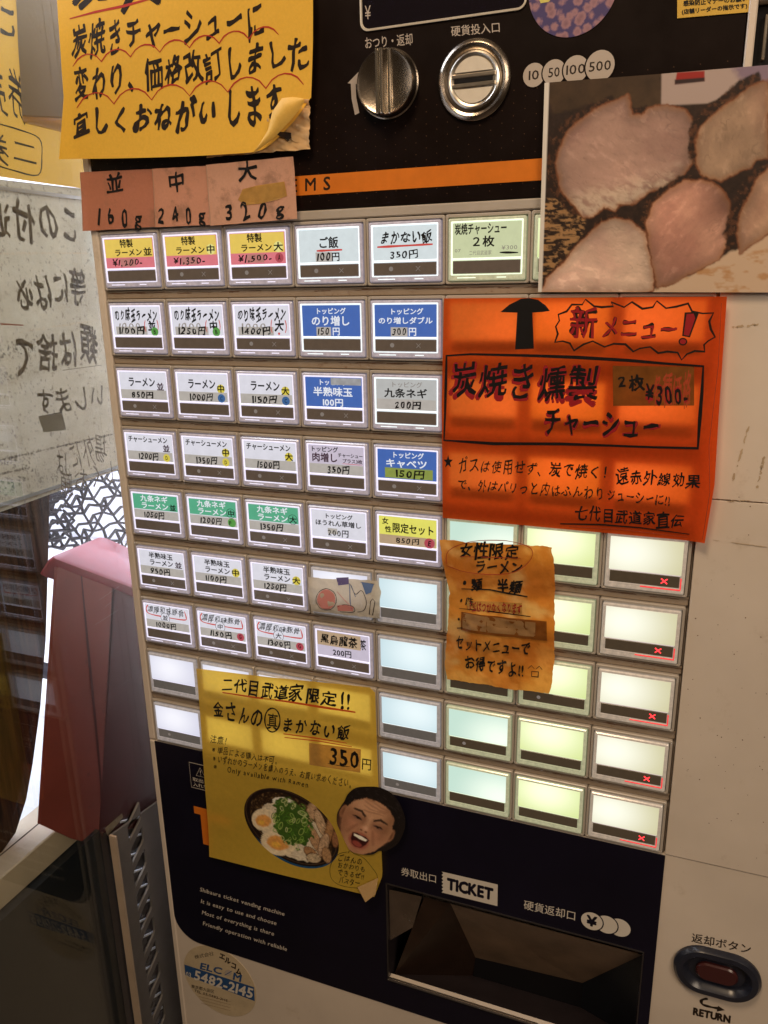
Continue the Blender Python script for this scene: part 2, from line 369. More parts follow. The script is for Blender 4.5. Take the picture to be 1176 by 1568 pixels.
def sheet(name, left, right, z0, disp, material, nu=30, nv=30, paint=None, parent=None, px=True, frame=None, rag=0., **k):
    """a sheet of paper between a left and a right edge (pixel readings on plane z0)"""
    def arc(P, n):
        P = [np.array(pz(*p, z0) if px else p) for p in P]; d = np.cumsum([0] + [np.linalg.norm(P[i + 1] - P[i]) for i in range(len(P) - 1)]); t = np.linspace(0, d[-1], n)
        return np.stack([np.interp(t, d, [p[j] for p in P]) for j in (0, 1)], 1)
    Lp = arc(left, nv); Rp = arc(right, nv); u = np.linspace(0, 1, nu)
    G = Lp[:, None] * (1 - u[None, :, None]) + Rp[:, None] * u[None, :, None]
    if rag:
        e = (fbm(G[..., 0], G[..., 1], .35, 5) - .5) * 2 * rag; G[..., 0] += e * (np.abs(u[None, :] - .5) > .49); G[-1, :, 1] += e[-1]; G[0, :, 1] += e[0]
    X = G[..., 0].ravel(); Y = G[..., 1].ravel(); Z = np.array([z0 - disp(x, y) for x, y in zip(X, Y)])
    mb = MB(); fr = frame or (lambda x, y, z: (x, y, z)); mb.v = [fr(*q) for q in zip(X, Y, Z)]
    mb.f = [(j * nu + i, j * nu + i + 1, (j + 1) * nu + i + 1, (j + 1) * nu + i) for j in range(nv - 1) for i in range(nu - 1)]; mb.m = [0] * len(mb.f)
    o = mb.build(name, material, parent, **k)
    for p in o.data.polygons: p.use_smooth = True
    if paint is not None:
        C = paint(X, Y); a = o.data.color_attributes.new('Col', 'FLOAT_COLOR', 'POINT')
        a.data.foreach_set('color', np.concatenate([np.clip(C, 0, 1), np.ones((len(C), 1))], 1).ravel())
    return o

# ================================================================== THE TICKET MACHINE
mach = thing('ticket_machine', (140, 620, 150), 'tall beige ticket vending machine with nine rows of backlit menu buttons', 'ticket machine')
PX, PY, BW, BH = 36., 32.53, 32.8, 25.
MB().box(-6.8, -260, 62, 420, 620, 330, 0).build('cabinet', m_beige, mach)
MB().box(-7, -260, 1.2, -2.3, 286.8, 61, 0, .8).box(-7, 287.2, 1.2, -3.0, 620, 61, 0, .8).build('left_edge_trim', m_beige, mach)
MB().box(-2.2, -260, 1.5, 287.4, -6.6, 61, 0, .3).build('upper_panel', m_brown, mach)
MB().box(287.7, -260, .4, 290.6, -44.6, 61, 0, .5).box(290.8, -260, .8, 420, -66, 61, 0, .6).build('corner_trim', m_beige, mach)
MB().box(290.8, -65.6, 6, 420, -45, 61, 0, .5).build('bill_slot_recess', m_black, mach)
MB().box(293.5, -62, 3, 294.6, -48, 8, 0, .3).build('bill_slot_guide', m_chrome2, mach)  # bright steel sliver added for the silver glint in the recess
MB().box(-2.1, -6.4, 3.6, 287.2, 286.6, 61, 0).build('bezel_base', m_frame, mach)
MB().box(-2.0, -6.3, 1.4, 287.2, -2.2, 3.4, 0, .5).build('bezel_top_rail', m_frame, mach)
MB().box(287.5, -44.4, 1.1, 420, 112.2, 61, 0, .25).build('upper_right_panel', m_beige, mach)
MB().box(287.5, 112.6, 1.2, 420, 286.7, 61, 0, .25).build('middle_right_panel', m_beige, mach)
TX0, TX1, TY0, TY1 = 145.8, 282., 346.5, 413.
lp = MB()
for q in ((-2.8, 287.2, TX0, 620), (TX1, 287.2, 420, 620), (TX0, 287.2, TX1, TY0), (TX0, TY1, TX1, 620)): lp.box(q[0], q[1], 1.7, q[2], q[3], 5)
lp.build('lower_door', m_beige, mach)
nv = MB()
left = [(TX0 - .4, 287.6), (TX0 - .4, 433)] + [(15 - 18 * math.sin(math.radians(a)), 415 + 18 * math.cos(math.radians(a))) for a in range(0, 91, 9)] + [(-3, 287.6)]
nv.prism(left, 1.25, 1.6)
nv.prism([(TX0 - .4, 287.6), (TX0 - .4, TY0 - .4), (287.8, TY0 - .4), (287.8, 287.6)], 1.25, 1.6)
nv.prism([(TX0 - .4, TY1 + .6), (TX0 - .4, 433), (287.8, 433), (287.8, TY1 + .6)], 1.25, 1.6)
nv.prism([(TX1 + .5, TY0 - .4), (TX1 + .5, TY1 + .6), (287.8, TY1 + .6), (287.8, TY0 - .4)], 1.25, 1.6)
nv.build('navy_panel', m_navy, mach)
pr = Print('panel_print', mach, 1.15)
# ---- bezel: rails between rows, one moulded frame round every button
for r in range(9):
    y0 = r * PY
    if r < 8:
        rl = MB().box(-1.9, y0 + 26.6, 2.4, 287.1, y0 + 30.6, 3.5, 0, .35).build('bezel_rail', m_rail, mach)
        MB().box(-1.9, y0 + 26.9, 2.0, 287.0, y0 + 27.3, 2.6, 0).build('rail_ridge', m_rail, rl)
        dp = Print('grime', rl, 2.35, step=0); rr = random.Random(r)
        for k in range(46):
            x = rr.uniform(-1, 280); w = rr.uniform(2, 12); yy = y0 + 27.8 + rr.uniform(-.25, .35)
            dp.line([(x + w * t / 4, yy + rr.uniform(-.15, .15)) for t in range(5)], rr.uniform(.12, .42), 'br2')
fme = None
fr = MB(); o_, i_ = rrect(-1.5, -1.75, 34.3, 26.3, .9, 2), rrect(-.35, -.35, BW + .35, BH + .35, .5, 2)
o2, i2 = rrect(-1.2, -1.45, 34., 26., .7, 2), rrect(-.6, -.6, BW + .6, BH + .6, .6, 2)
fr.loft([(o_, 3.6), (o_, 1.2), (o2, .85), (i2, .85), (i_, 1.3), (i_, 3.6)], closed=True)
fme = fr.mesh('button_frame'); fme.materials.append(m_frame)
bt = MB()
R = lambda i, j, k: rrect(i, i, BW - i, BH - k, j, 2)
bt.loft([(R(.05, .6, .05), 3.5), (R(.05, .6, .05), .5), (R(.5, .5, .5), 0), (R(1.15, .4, 2.3), 0), (R(1.55, .3, 2.6), -.12), (R(1.9, .25, 2.75), .35)], mis=[0, 0, 0, 1, 1, 0], cap0=False)
bt.box(1.9, 15.75, 0.0, BW - 1.9, 16.75, .34, 2, .15)
bt.box(4, BH - 1.5, -.08, 12, BH - 1.1, .2, 1).box(21, BH - 1.5, -.08, 25, BH - 1.1, .2, 1)  # glowing slivers added for the bright marks of light on the bottom rim
bme = bt.mesh('button')
for m in (CASE[0], RIM[0], RIM[0]): bme.materials.append(m)
st = MB().box(2.1, 16.95, .05, BW - 2.1, 22.0, .34, 0, .12); sme = st.mesh('smoked_strip'); sme.materials.append(m_strip)
cd = MB().box(2.0, 1.95, .18, BW - 2.0, 15.7, .33, 0); cme = cd.mesh('card'); cme.materials.append(LIT['W'])
cb = MB().box(1.5, 1.35, -.14, BW - 1.5, 16.3, .3, 0, .08); cbme = cb.mesh('blank_card'); cbme.materials.append(LIT['W'])
def inst(name, me, parent, loc, mats=None, label=None):
    o = bpy.data.objects.new(name, me); COL.objects.link(o); o.location = W(*loc); adopt(o, parent); ROOTLOC[o.name] = Vector(W(*loc))
    if mats:
        for sl, m in zip(o.material_slots, mats): sl.link = 'OBJECT'; sl.material = m
    if label: o['label'] = label
    return o
def price(p, s, ink='k', x0=.2, x1=.75, y0=.70, y1=.97, tape='tape', ghost=True, bold=.034):
    """hand-written price over the old one"""
    if tape: p.append(('r', 0., y0 - .05, 1., 1., tape))
    if ghost: p.append(('t', '900', x0 + .12, y0 - .02, x1 - .1, y1 + .03, 'ghost2', .02, .5))
    p.append(('t', s + '円', x0, y0 - .03, x1, y1 + .02, ink, bold, .7)); return p
KT = 'トッピング'
SIZ = ['並', '中', '大']
CARDS = {}
for i in range(3):
    c = [('r', 0, 0, 1, .64, 'Y'), ('r', 0, .66, 1, 1, 'P')]
    if i: c.append(('d', .89, .47, .085, 'yhi'))
    c += [('t', '特製', .32, .01, .60, .30, 'k', .012, 0), ('t', 'ラーメン', .19, .34, .78, .60, 'k', .006, 0), ('t', SIZ[i], .80, .32, .98, .61, 'k', .01, 0),
          ('r', .30, .68, .62, .96, 'gP'), ('t', ['¥1,200-', '¥1,350-', '¥1,500-'][i], .12, .70, .78, .93, 'k', .012, .9)]
    if i == 2: c += [('d', .90, .82, .075, 'pdot'), ('t', 'A', .87, .72, .93, .92, 'k', .0, .4)]
    CARDS[0, i] = ('P', c)
    c = [('t', 'のり味玉ラーメン', .04, .06, .97, .50, 'k', .035, 1.), ('r', .05, .70, .72, .99, 'tape'), ('t', '1000', .1, .56, .6, .8, 'ghost2', .02, .6)]
    c += [('t', ['1100円', '1250円', '1400円'][i], .10, .68, .68, .99, 'k', .035, .8), ('t', SIZ[i], .74, .48, .92, .84, 'k', .04, .5),
          ('t', '(', .66, .46, .71, .80, 'red', .02, .3), ('t', ')', .93, .46, .98, .80, 'red', .02, .3)]
    if i < 2: c += [('d', .88, .88, .075, 'gdot'), ('t', 'B', .85, .80, .91, .96, 'k', .0, .4)]
    else: c += [('d', .82, .93, .02, 'red')]
    CARDS[1, i] = ('W', c)
    c = [('t', 'ラーメン', [.18, .2, .2][i], .16, .78, .54, 'k', .006, 0)]
    if i: c.append(('d', .88, .52, .08, 'ydot'))
    c += [('t', SIZ[i], .80, .36, .96, .66, 'pur' if not i else 'k', .008, 0)]
    price(c, ['850', '1000', '1150'][i], x0=.22, x1=.72)
    if i: c += [('d', .88, .86, .075, 'bdot'), ('t', 'C', .85, .78, .91, .94, 'n', .0, .4)]
    CARDS[2, i] = ('W', c)
    c = [('t', 'チャーシューメン', .04, .04, .92, .30, 'k', .004, 0)]
    if i: c.append(('d', .88, .50, .08, 'ydot'))
    c += [('t', SIZ[i], .80, .34, .96, .64, 'pur' if not i else 'k', .008, 0)]
    price(c, ['1200', '1350', '1500'][i], x0=.24, x1=.70)
    if i < 2: c += [('d', .87, .86, .075, 'ydot'), ('t', 'D', .84, .78, .90, .94, 'k', .0, .4)]
    CARDS[3, i] = ('W', c)
    c = [('r', 0, 0, 1, .62, 'G'), ('t', '九条ネギ', .17, .03, .80, .30, 'wh', .012, 0), ('t', 'ラーメン', .17, .32, .80, .60, 'wh', .012, 0)]
    if i: c.append(('ring', .89, .46, .09, 'k'))
    c += [('t', SIZ[i], .82, .33, .97, .60, 'k', .008, 0)]
    price(c, ['1050', '1200', '1350'][i], x0=.22, x1=.70)
    if i == 1: c += [('d', .90, .83, .085, 'gdot'), ('t', 'F', .84, .76, .90, .92, 'k', .0, .4)]
    CARDS[4, i] = ('W', c)
    c = [('t', '半熟味玉', .22, .04, .78, .30, 'k', .006, 0), ('t', 'ラーメン', .22, .33, .78, .60, 'k', .006, 0)]
    if i: c.append(('d', .90, .48, .085, 'ydot'))
    c += [('t', SIZ[i], .81, .34, .98, .62, 'pur' if not i else 'k', .008, 0)]
    price(c, ['950', '1100', '1250'][i], x0=.22, x1=.70)
    CARDS[5, i] = ('W', c)
    c = [('b', .02, .02, .96, .46, 'red'), ('t', '濃厚和味豚骨', .05, .02, .92, .34, 'k', .02, 1.1), ('d', .46, .50, .10, 'W'), ('ring', .46, .50, .105, 'k'), ('t', SIZ[i], .39, .38, .53, .62, 'k', .01, .5)]
    price(c, ['1000', '1150', '1300'][i], x0=.22, x1=.72)
    if i: c += [('d', .90, .82, .08, 'pdot'), ('t', 'G', .86, .72, .93, .90, 'k', .0, .5)]
    CARDS[6, i] = ('W', c)
CARDS[0, 3] = ('Wc', [('t', 'ご飯', .33, .22, .68, .58, 'k', .01, 0), ('l', .30, .65, .74, .64, .9, 'red'), ('r', .28, .70, .56, 1, 'tape'), ('t', '100', .30, .72, .55, .97, 'k', .03, .7), ('t', '円', .55, .70, .70, .99, 'k', .005, 0)])
CARDS[0, 4] = ('Wc', [('t', 'まかない飯', .10, .12, .94, .52, 'k', .025, .9), ('l', .06, .60, .95, .57, .9, 'red'), ('t', '350円', .26, .70, .73, .98, 'k', .02, .6)])
CARDS[0, 5] = ('T', [('t', '炭焼チャーシュー', .02, .0, .80, .33, 'k', -.004, 0), ('t', '２枚', .26, .38, .62, .70, 'k', -.004, 0), ('t', '07', .02, .74, .12, .84, 'ghost', -.004, 0), ('t', '¥300', .72, .68, .96, .80, 'ghost', -.004, 0),
                     ('t', '二代目武道家', .24, .80, .58, .94, 'ghost', 0, 0), ('l', .70, .88, .97, .90, .75, 'k')])
CARDS[1, 3] = ('B', [('t', KT, .23, .07, .77, .28, 'wh', .01, 0), ('t', 'のり増し', .15, .33, .84, .66, 'wh', .015, 0), ('r', .24, .70, .50, 1, 'tape'), ('t', '150', .26, .73, .48, .96, 'k', .02, .6), ('t', '円', .52, .70, .66, .98, 'wh', .015, 0)])
CARDS[1, 4] = ('B', [('t', KT, .24, .10, .80, .30, 'wh', .01, 0), ('t', 'のり増しダブル', .05, .38, .95, .60, 'wh', .015, 0), ('r', .26, .70, .54, 1, 'tape'), ('t', '300', .28, .73, .53, .96, 'k', .02, .6), ('t', '円', .55, .70, .69, .98, 'wh', .015, 0)])
CARDS[2, 3] = ('B', [('t', KT, .23, .05, .77, .26, 'wh', .01, 0), ('r', .46, .0, 1, .24, 'silver'), ('t', '半熟味玉', .13, .32, .85, .64, 'wh', .015, 0), ('t', '100円', .30, .70, .68, .99, 'wh', .01, 0)])
CARDS[2, 4] = ('Wg', price([('t', KT, .24, .06, .78, .26, 'ghost', .004, 0), ('t', '九条ネギ', .13, .29, .86, .60, 'k', .004, 0)], '200', x0=.30, x1=.76))
CARDS[3, 3] = ('Wp', price([('t', KT, .03, .02, .55, .22, 'k', .004, 0), ('t', '肉増し', .05, .25, .54, .58, 'pur', .01, 0), ('t', 'チャーシュー', .54, .22, 1., .38, 'k', 0, 0), ('t', 'プラス3枚', .62, .42, .99, .58, 'pur', .01, 0), ('l', .62, .60, .98, .61, .25, 'red')], '350', x0=.33, x1=.76))
CARDS[3, 4] = ('B', [('t', KT, .24, .05, .80, .27, 'wh', .01, 0), ('t', 'キャベツ', .13, .30, .86, .60, 'wh', .015, 0), ('r', .12, .62, .95, .98, 'olive'), ('t', '150円', .30, .64, .82, .97, 'k', .03, .4)])
CARDS[4, 3] = ('W', [('t', KT, .24, .08, .78, .28, 'k', .004, 0), ('t', 'ほうれん草増し', .06, .34, .94, .56, 'k', .004, 0), ('r', .30, .64, .48, .86, 'tape'), ('t', '200円', .29, .66, .70, .95, 'k', .014, .2)])
CARDS[4, 4] = ('YL', [('t', '女', .05, .04, .17, .28, 'k', .0, 0), ('t', '性', .10, .34, .22, .58, 'k', .0, 0), ('t', '限定セット', .23, .20, .98, .56, 'k', .004, 0), ('r', 0, .66, 1, 1, 'tapeb'), ('t', '850円', .29, .70, .72, .96, 'k', .02, .6), ('d', .89, .84, .09, 'pdot'), ('t', 'E', .86, .74, .93, .94, 'k', 0, .4)])
CARDS[6, 3] = ('Wp', [('t', '茶', .83, .12, .97, .55, 'k', 0, .3), ('r', .0, .0, .86, .58, 'tapeb'), ('t', '黒烏龍茶', .06, .10, .80, .50, 'k', .03, .7), ('t', '200円', .30, .66, .68, .96, 'k', .004, 0)])
LIT['gP'] = lit('smudged_pink', (.62, .22, .20), .7)
INK['n'] = INK['n']
x0c, y0c, wc, hc = 2.2, 2.1, BW - 4.4, 13.5
for r in range(9):
    for c in range(8):
        ox, oy = c * PX, r * PY
        if r >= 7 and 1 <= c <= 3: pass
        if r < 1 and c > 6: pass
        spec_ = CARDS.get((r, c)); lab = None
        if spec_:
            words = ''.join(i[1] for i in spec_[1] if i[0] == 't' and i[6 if len(i) > 6 else -1] not in ('ghost',))
            lab = 'button with %s reading %s' % (spec_[0] and {'P': 'a yellow and pink card', 'W': 'a white card', 'Wc': 'a cool white card', 'T': 'a pale green printed card', 'B': 'a blue card', 'Wg': 'a grey card', 'Wp': 'a lilac card', 'YL': 'a yellow card'}[spec_[0]] if not (r == 4 and c < 3) else 'a green and white card', words[:26])
        else: lab = 'button with a blank lit card, %s' % ('red cross lit below' if c == 7 and r >= 4 else 'no writing')
        inst('button_frame', fme, mach, (ox, oy, 0))
        if spec_:
            k = 0 if c < 3 else (4 if c < 5 else 5)
            if r > 1 and c < 5: k = 0 if not (c == 4 and r < 3) else 4
            cs = CASE[0 if c < 5 else 5]; b = inst('button', bme, mach, (ox, oy, 0), (cs, RIM[k], RIM[k]), lab)
            inst('card', cme, b, (ox, oy, 0), (LIT[spec_[0]],))
            inst('smoked_strip', sme, b, (ox, oy, 0), (m_strip,))
            P = Print('card_print', b, .13)
            X = lambda u: ox + x0c + u * wc
            Y = lambda v: oy + y0c + v * hc
            for it in spec_[1]:
                if it[0] == 'r': P.rect(X(it[1]), Y(it[2]), X(it[3]), Y(it[4]), it[5])
                elif it[0] == 'd': P.disc(X(it[1]), Y(it[2]), it[3] * wc, it[4])
                elif it[0] == 'ring': P.line(circ(X(it[1]), Y(it[2]), it[3] * wc, 20), .22, it[4], True)
                elif it[0] == 'l': P.line([(X(it[1] + (it[3] - it[1]) * t / 5), Y(it[2] + (it[4] - it[2]) * t / 5)) for t in range(6)], it[5], it[6])
                elif it[0] == 'b': P.line([(X(it[1] + .05), Y(it[2])), (X(it[1]), Y(it[4] - .25)), (X(it[1] + .06), Y(it[4] - .05)), (X(.45), Y(it[4])), (X(it[3] - .06), Y(it[4])), (X(it[3]), Y(it[4] - .12)), (X(it[3] - .03), Y(it[2] + .05))], .65, it[5], False, 4)
                else:
                    _, s, a0, b0, a1, b1, ink, bo, ha = it; P.t(s, X(a0), Y(b0), X(a1), Y(b1), ink, (.012 if '濃' in s else max(bo + .008, .026)) if ink not in ('ghost', 'ghost2') else bo, ha)
            rr = random.Random(r * 9 + c)
            if c == 2 or rr.random() < .3:
                P2 = Print('unlit_icons', b, 0.02); P2.disc(ox + 10.2, oy + 19.4, 1.0, LIT['ghost'], n=14)
                for s_ in (-1, 1): P2.line([(ox + 22.6 - 1, oy + 19.5 - s_), (ox + 22.6 + 1, oy + 19.5 + s_)], .35, LIT['ghost'])
        else:
            k = c if c in (4, 5, 6, 7) else 0
            cs = CASE[7 if c == 7 else (5 if c in (5, 6) else 1)]
            glow = c == 7 and r >= 4
            b = inst('button', bme, mach, (ox, oy, 0), (cs, cs, RIM.get(k, RIM[0])), lab)
            inst('card', cbme, b, (ox, oy, 0), (BLANK[k],))
            inst('smoked_strip', sme, b, (ox, oy, 0), (m_strip_c if c < 5 else m_strip_d,))
            if glow:
                P2 = Print('lit_cross', b, 0.02)
                for s_ in (-1, 1): P2.line([(ox + 24.6 - 1.25, oy + 19.5 - s_ * 1.1), (ox + 24.6 + 1.25, oy + 19.5 + s_ * 1.1)], .75, m_led)
                MB().box(ox + 15, oy + 22.6, -.15, ox + 31.4, oy + 23.2, .1, 0, .1).box(ox + 31.0, oy + 17.5, -.12, ox + 31.5, oy + 22.5, .1, 0).build('red_light_edge', m_redglow, b)  # red glow of the cross on the case edge, added as glowing bars
            elif (r * 5 + c) % 4 == 0:
                P2 = Print('unlit_icons', b, 0.02)
                P2.disc(ox + 9.5, oy + 19.4, .9, LIT['ghost'], n=14)
# ---- upper panel: display, knob, coin slot, stripe, print
Z2 = lambda z=1.5, o=(440, 0), s=2.94: (lambda x, y: pz(o[0] + x / s, o[1] + y / s, z))
a = Z2()
up = Print('dot_pattern', mach, 1.5, step=0); DOTS = up
for ix in range(64):
    for iy in range(9):
        x, y = -1 + ix * 4.5, -10 - iy * 4.5 - (ix % 2) * 2.2
        if not (125 < x < 215 and -66 < y < -38 and ((x - 154) ** 2 + (y + 53) ** 2 < 190 or (x - 190) ** 2 + (y + 51) ** 2 < 250)) and x < 286: up.disc(x, y, .16, INK['br2'], n=5)
up = Print('orange_stripe', mach, 1.45); up.poly([(-2, -20.8), (219.5, -20.8), (219.5, -12.8), (-2, -12.8)], 'op')
up.q('E', a(15, 806), a(48, 803), a(15, 868), 'kb', .02).q('M', a(78, 802), a(132, 798), a(78, 862), 'kb', .02).q('S', a(160, 795), a(198, 792), a(160, 858), 'kb', .02)
up.q('おつり・返却', a(345, 168), a(565, 148), a(349, 222), 'gr', .008).q('硬貨投入口', a(735, 118), a(960, 97), a(738, 166), 'gr', .008)
up.poly([a(272, 375), a(325, 320), a(320, 375), a(308, 380)], 'gr').poly([a(286, 375), a(308, 378), a(311, 440), a(325, 508), a(305, 518), a(290, 445)], 'gr')
for x, y, rr_, s in ((213.6, -50.6, 4.2, '10'), (221.3, -50.8, 4.4, '50'), (229.4, -51.0, 4.7, '100'), (238.3, -51.2, 5.3, '500')):
    up.disc(x, y, rr_ + .5, m_brown).disc(x, y, rr_, 'gr'); w = .33 * rr_ * len(s) * .95; up.t(s, x - w * .85, y - 1.7, x + w * .85, y + 1.7, 'kb', .012)
dsp = MB(); dsp.loft([(rrect(142, -110, 210, -73.3, 3.4, 6), 1.45), (rrect(142, -110, 210, -73.3, 3.4, 6), .9), (rrect(142.7, -110, 209.5, -74., 2.9, 6), .7), (rrect(142.9, -110, 209.3, -74.2, 2.8, 6), 1.3)], mis=[0, 0, 0, 1], cap0=False)
dsp.build('display', [m_slotlabel, m_lens], mach)
Print('display_print', mach, 1.3).q('¥', a(347, 27), a(379, 24), a(348, 90), 'gr', .0)
kn = MB(); kx, ky = 154., -53.; C = lambda r, n=48: circ(kx, ky, r, n)
kn.loft([(C(13.2), 1.5), (C(13.2), .2), (C(12.7), -.2), (C(12.4), -3.4), (C(11.9), -4.2), (C(11.5), -4.1), (C(10.9), -3.7), (C(2), -3.7)], cap0=False)
ko = kn.build('change_return_knob', m_chrome, mach, smooth=True)
kr = MB()
for dx, z in ((-2.4, -6.6), (-.6, -6.6), (2.2, -4.9)):
    kr.loft([(rrect(kx + dx - .75, ky - 11.9, kx + dx + .75, ky + 11.9, .5, 2), -3.4), (rrect(kx + dx - .75, ky - 11.9, kx + dx + .75, ky + 11.9, .5, 2), z + .5), (rrect(kx + dx - .4, ky - 11.5, kx + dx + .4, ky + 11.5, .3, 2), z)])
kr.box(kx - 3.0, ky - 11.6, -4.8, kx + .1, ky + 11.6, -3.4)
kr.build('grip', mat('bright_grip_metal', (.80, .74, .64), .22, 1, noise=(140, .15)), ko)
cx_, cy_ = 190., -51.; C = lambda r, n=56: circ(cx_, cy_, r, n)
co = MB().loft([(C(14.7), 1.5), (C(14.7), .6), (C(14.2), -.1), (C(13.0), -.6), (C(12.0), -.2), (C(11.4), .9), (C(10.6), 1.3), (C(2), 1.3)], cap0=False).build('coin_slot', m_chrome, mach, smooth=True)
cr = MB().loft([(C(10.5), 1.2), (C(10.4), .2), (C(9.7), -.2), (C(9.0), .3), (C(2), .4)], cap0=False); cr.build('inner_ring', m_chrome2, co, smooth=True)
def halfdisc(sg, r=8.3, off=3.0): a0 = math.asin(off / r); return [(cx_ + r * math.cos(t), cy_ + sg * r * math.sin(t)) for t in np.linspace(a0, math.pi - a0, 18)]
for sg in (-1, 1): MB().prism(halfdisc(sg) if sg > 0 else halfdisc(sg)[::-1], -.05, .38).build('cream_insert', m_slotlabel, co)
MB().box(cx_ - 8.6, cy_ - 2.4, -.4, cx_ + 8.6, cy_ - .95, .3, 0, .25).box(cx_ - 8.6, cy_ + .95, -.4, cx_ + 8.6, cy_ + 2.4, .3, 0, .25).build('slot_lip', m_chrome2, co)
MB().box(cx_ - 7.8, cy_ - .85, -.15, cx_ + 7.8, cy_ + .85, .36).build('slot_opening', m_black, co)
# ---- lower panel: ticket tray, print, return button
tr = MB(); q = lambda x0, y0, x1, y1, z: ([(x1, y1), (x0, y1), (x0, y0), (x1, y0)], z)
tr.add([(TX0, TY0, 1.3), (TX1, TY0, 1.3), (TX1, TY1, 1.3), (TX0, TY1, 1.3), (TX0 + 1, TY0 + 2, 60), (TX1 - 2, TY0 + 2, 60), (TX1 - 2, TY1 + 30, 60), (TX0 + 1, TY1 + 30, 60)],
       [(0, 1, 5, 4), (1, 2, 6, 5), (2, 3, 7, 6), (3, 0, 4, 7)])
tray = tr.build('ticket_tray', m_recess, mach)
V9 = lambda x, y, zz: (*pz(x, y, zz), zz)
def plate3(name, pts, m): MB().add([V9(*p) for p in pts], [tuple(range(len(pts)))]).build(name, m, tray)
plate3('sloped_flap', [(690, 1384, 5), (984, 1462, 5), (892, 1505, 32), (728, 1466, 32)], m_recess_b)
plate3('chute_side', [(650, 1373, 4), (690, 1384, 5), (728, 1466, 32), (722, 1514, 40), (603, 1494, 8)], mat('recess_dark_brown', (.026, .014, .009), .45, spec=.2, noise=(50, .3)))
plate3('chute_face', [(728, 1466, 32), (892, 1505, 32), (884, 1620, 46), (716, 1570, 46)], m_black)
plate3('chute_side', [(892, 1505, 32), (984, 1462, 5), (975, 1620, 20), (884, 1620, 46)], mat('recess_blue_black', (.012, .014, .019), .4, spec=.2, noise=(50, .3)))
plate3('metal_plate', [(596, 1362, 3), (646, 1373, 4), (632, 1420, 6), (597, 1440, 4)], m_chrome)
MB().box(TX0 - .5, TY1 - .5, -.1, TX1 + .5, TY1 + .5, 1.6, 0, .2).box(TX0 - .5, TY0 - .4, .6, TX0 + .25, TY1 - .6, 1.6).box(TX1 - .1, TY0 - .4, .6, TX1 + .5, TY1 - .6, 1.6).box(TX0 + .4, TY0 - .5, .8, TX1 - .3, TY0 + .1, 1.6).build('tray_trim', mat('blackened_steel', (.10, .09, .09), .3, .8), tray)
MB().box(TX0, TY1 - 1.0, .7, TX1 - 50, TY1 - .55, 1.5).build('silver_lip', m_chrome2, tray)
b3 = Z2(1.25, (560, 1260), 1.909); b1 = Z2(1.25, (220, 1260), 3.095)
lo = Print('panel_print', mach, 1.2)
lo.q('券取出口', b3(103, 128), b3(209, 152), b3(103, 153), 'w', .004)
TK = [b3(222 + (5 if i % 2 else 0), 142 + i * 61 / 12) for i in range(13)]
lo.poly([b3(222, 142), b3(386, 180), b3(385, 243), b3(222, 203)][:0] + [TK[0], b3(386, 180), b3(385, 243)] + TK[::-1][:-1], 'w')
lo.q('TICKET', b3(238, 160), b3(374, 192), b3(237, 193), m_navy, .06)
lo.q('硬貨返却口', b3(462, 224), b3(617, 259), b3(461, 252), 'w', .004)
for i, (x, y) in enumerate(((742, 306), (704, 297), (661, 287))):
    p = b3(x, y); lo.disc(*p, 5.9, m_navy).disc(*p, 5.3, 'w')
p = b3(661, 287); lo.t('¥', p[0] - 2.8, p[1] - 3.1, p[0] + 2.8, p[1] + 3.1, m_navy, .04)
for s, A, B_, C_ in (('Shibaura ticket vending machine', (268, 304), (672, 422), (265, 323)), ('It is easy to use and choose', (273, 360), (634, 466), (270, 379)),
                     ('Most of everything is there', (278, 413), (622, 516), (275, 432)), ('Friendly operation with reliable', (282, 465), (683, 589), (280, 484))):
    lo.q(s, b1(*A), b1(*B_), b1(*C_), 'w', .006)
lo.line([(20.7, 296.8), (52, 296.8), (52, 314), (20.7, 314)], .35, 'w', True).line([(25, 305), (28.2, 299), (31.4, 305)], .3, 'w', True).t('!', 27.7, 300.6, 28.7, 304.2, 'w')
lo.t('取出口より手を', 22, 306.6, 50, 309.4, 'w').t('入れないで下さい', 22, 310, 50, 313, 'w')
lo.rect(20.8, 327.2, 48, 332.4, 'op').rect(25.2, 332.4, 32.5, 353.5, 'op')
bx, by = 315.8, 346.9
rs = lambda w, h: rrect(bx - w, by - h, bx + w, by + h, h, 10)
rb = MB().loft([(rs(19.6, 13.4), 1.6), (rs(19.6, 13.4), .2), (rs(18.2, 12.2), -1.6), (rs(15.5, 9.6), -1.8), (rs(13.2, 7.6), .2), (rs(12.6, 7.2), 1.5)], cap0=False, mis=[0] * 6).build('return_button_surround', m_escut, mach, smooth=True)
MB().loft([(rs(9.4, 5.0), 1.5), (rs(9.4, 5.0), .2), (rs(8.6, 4.3), -.5)]).build('return_button', m_redbtn, rb, smooth=True)
rt = Print('panel_print', mach, 1.6)
rt.q('返却ボタン', b3(953, 322), b3(1130, 358), b3(951, 350), 'kb', .01).q('RETURN', b3(958, 541), b3(1068, 566), b3(956, 562), 'kb', .06)
rt.line([b3(1000, 515), b3(982, 520), b3(985, 532), b3(1010, 540), b3(1032, 544)], 1.3, 'kb', False, 4).poly([b3(1030, 536), b3(1050, 549), b3(1026, 553)], 'kb')
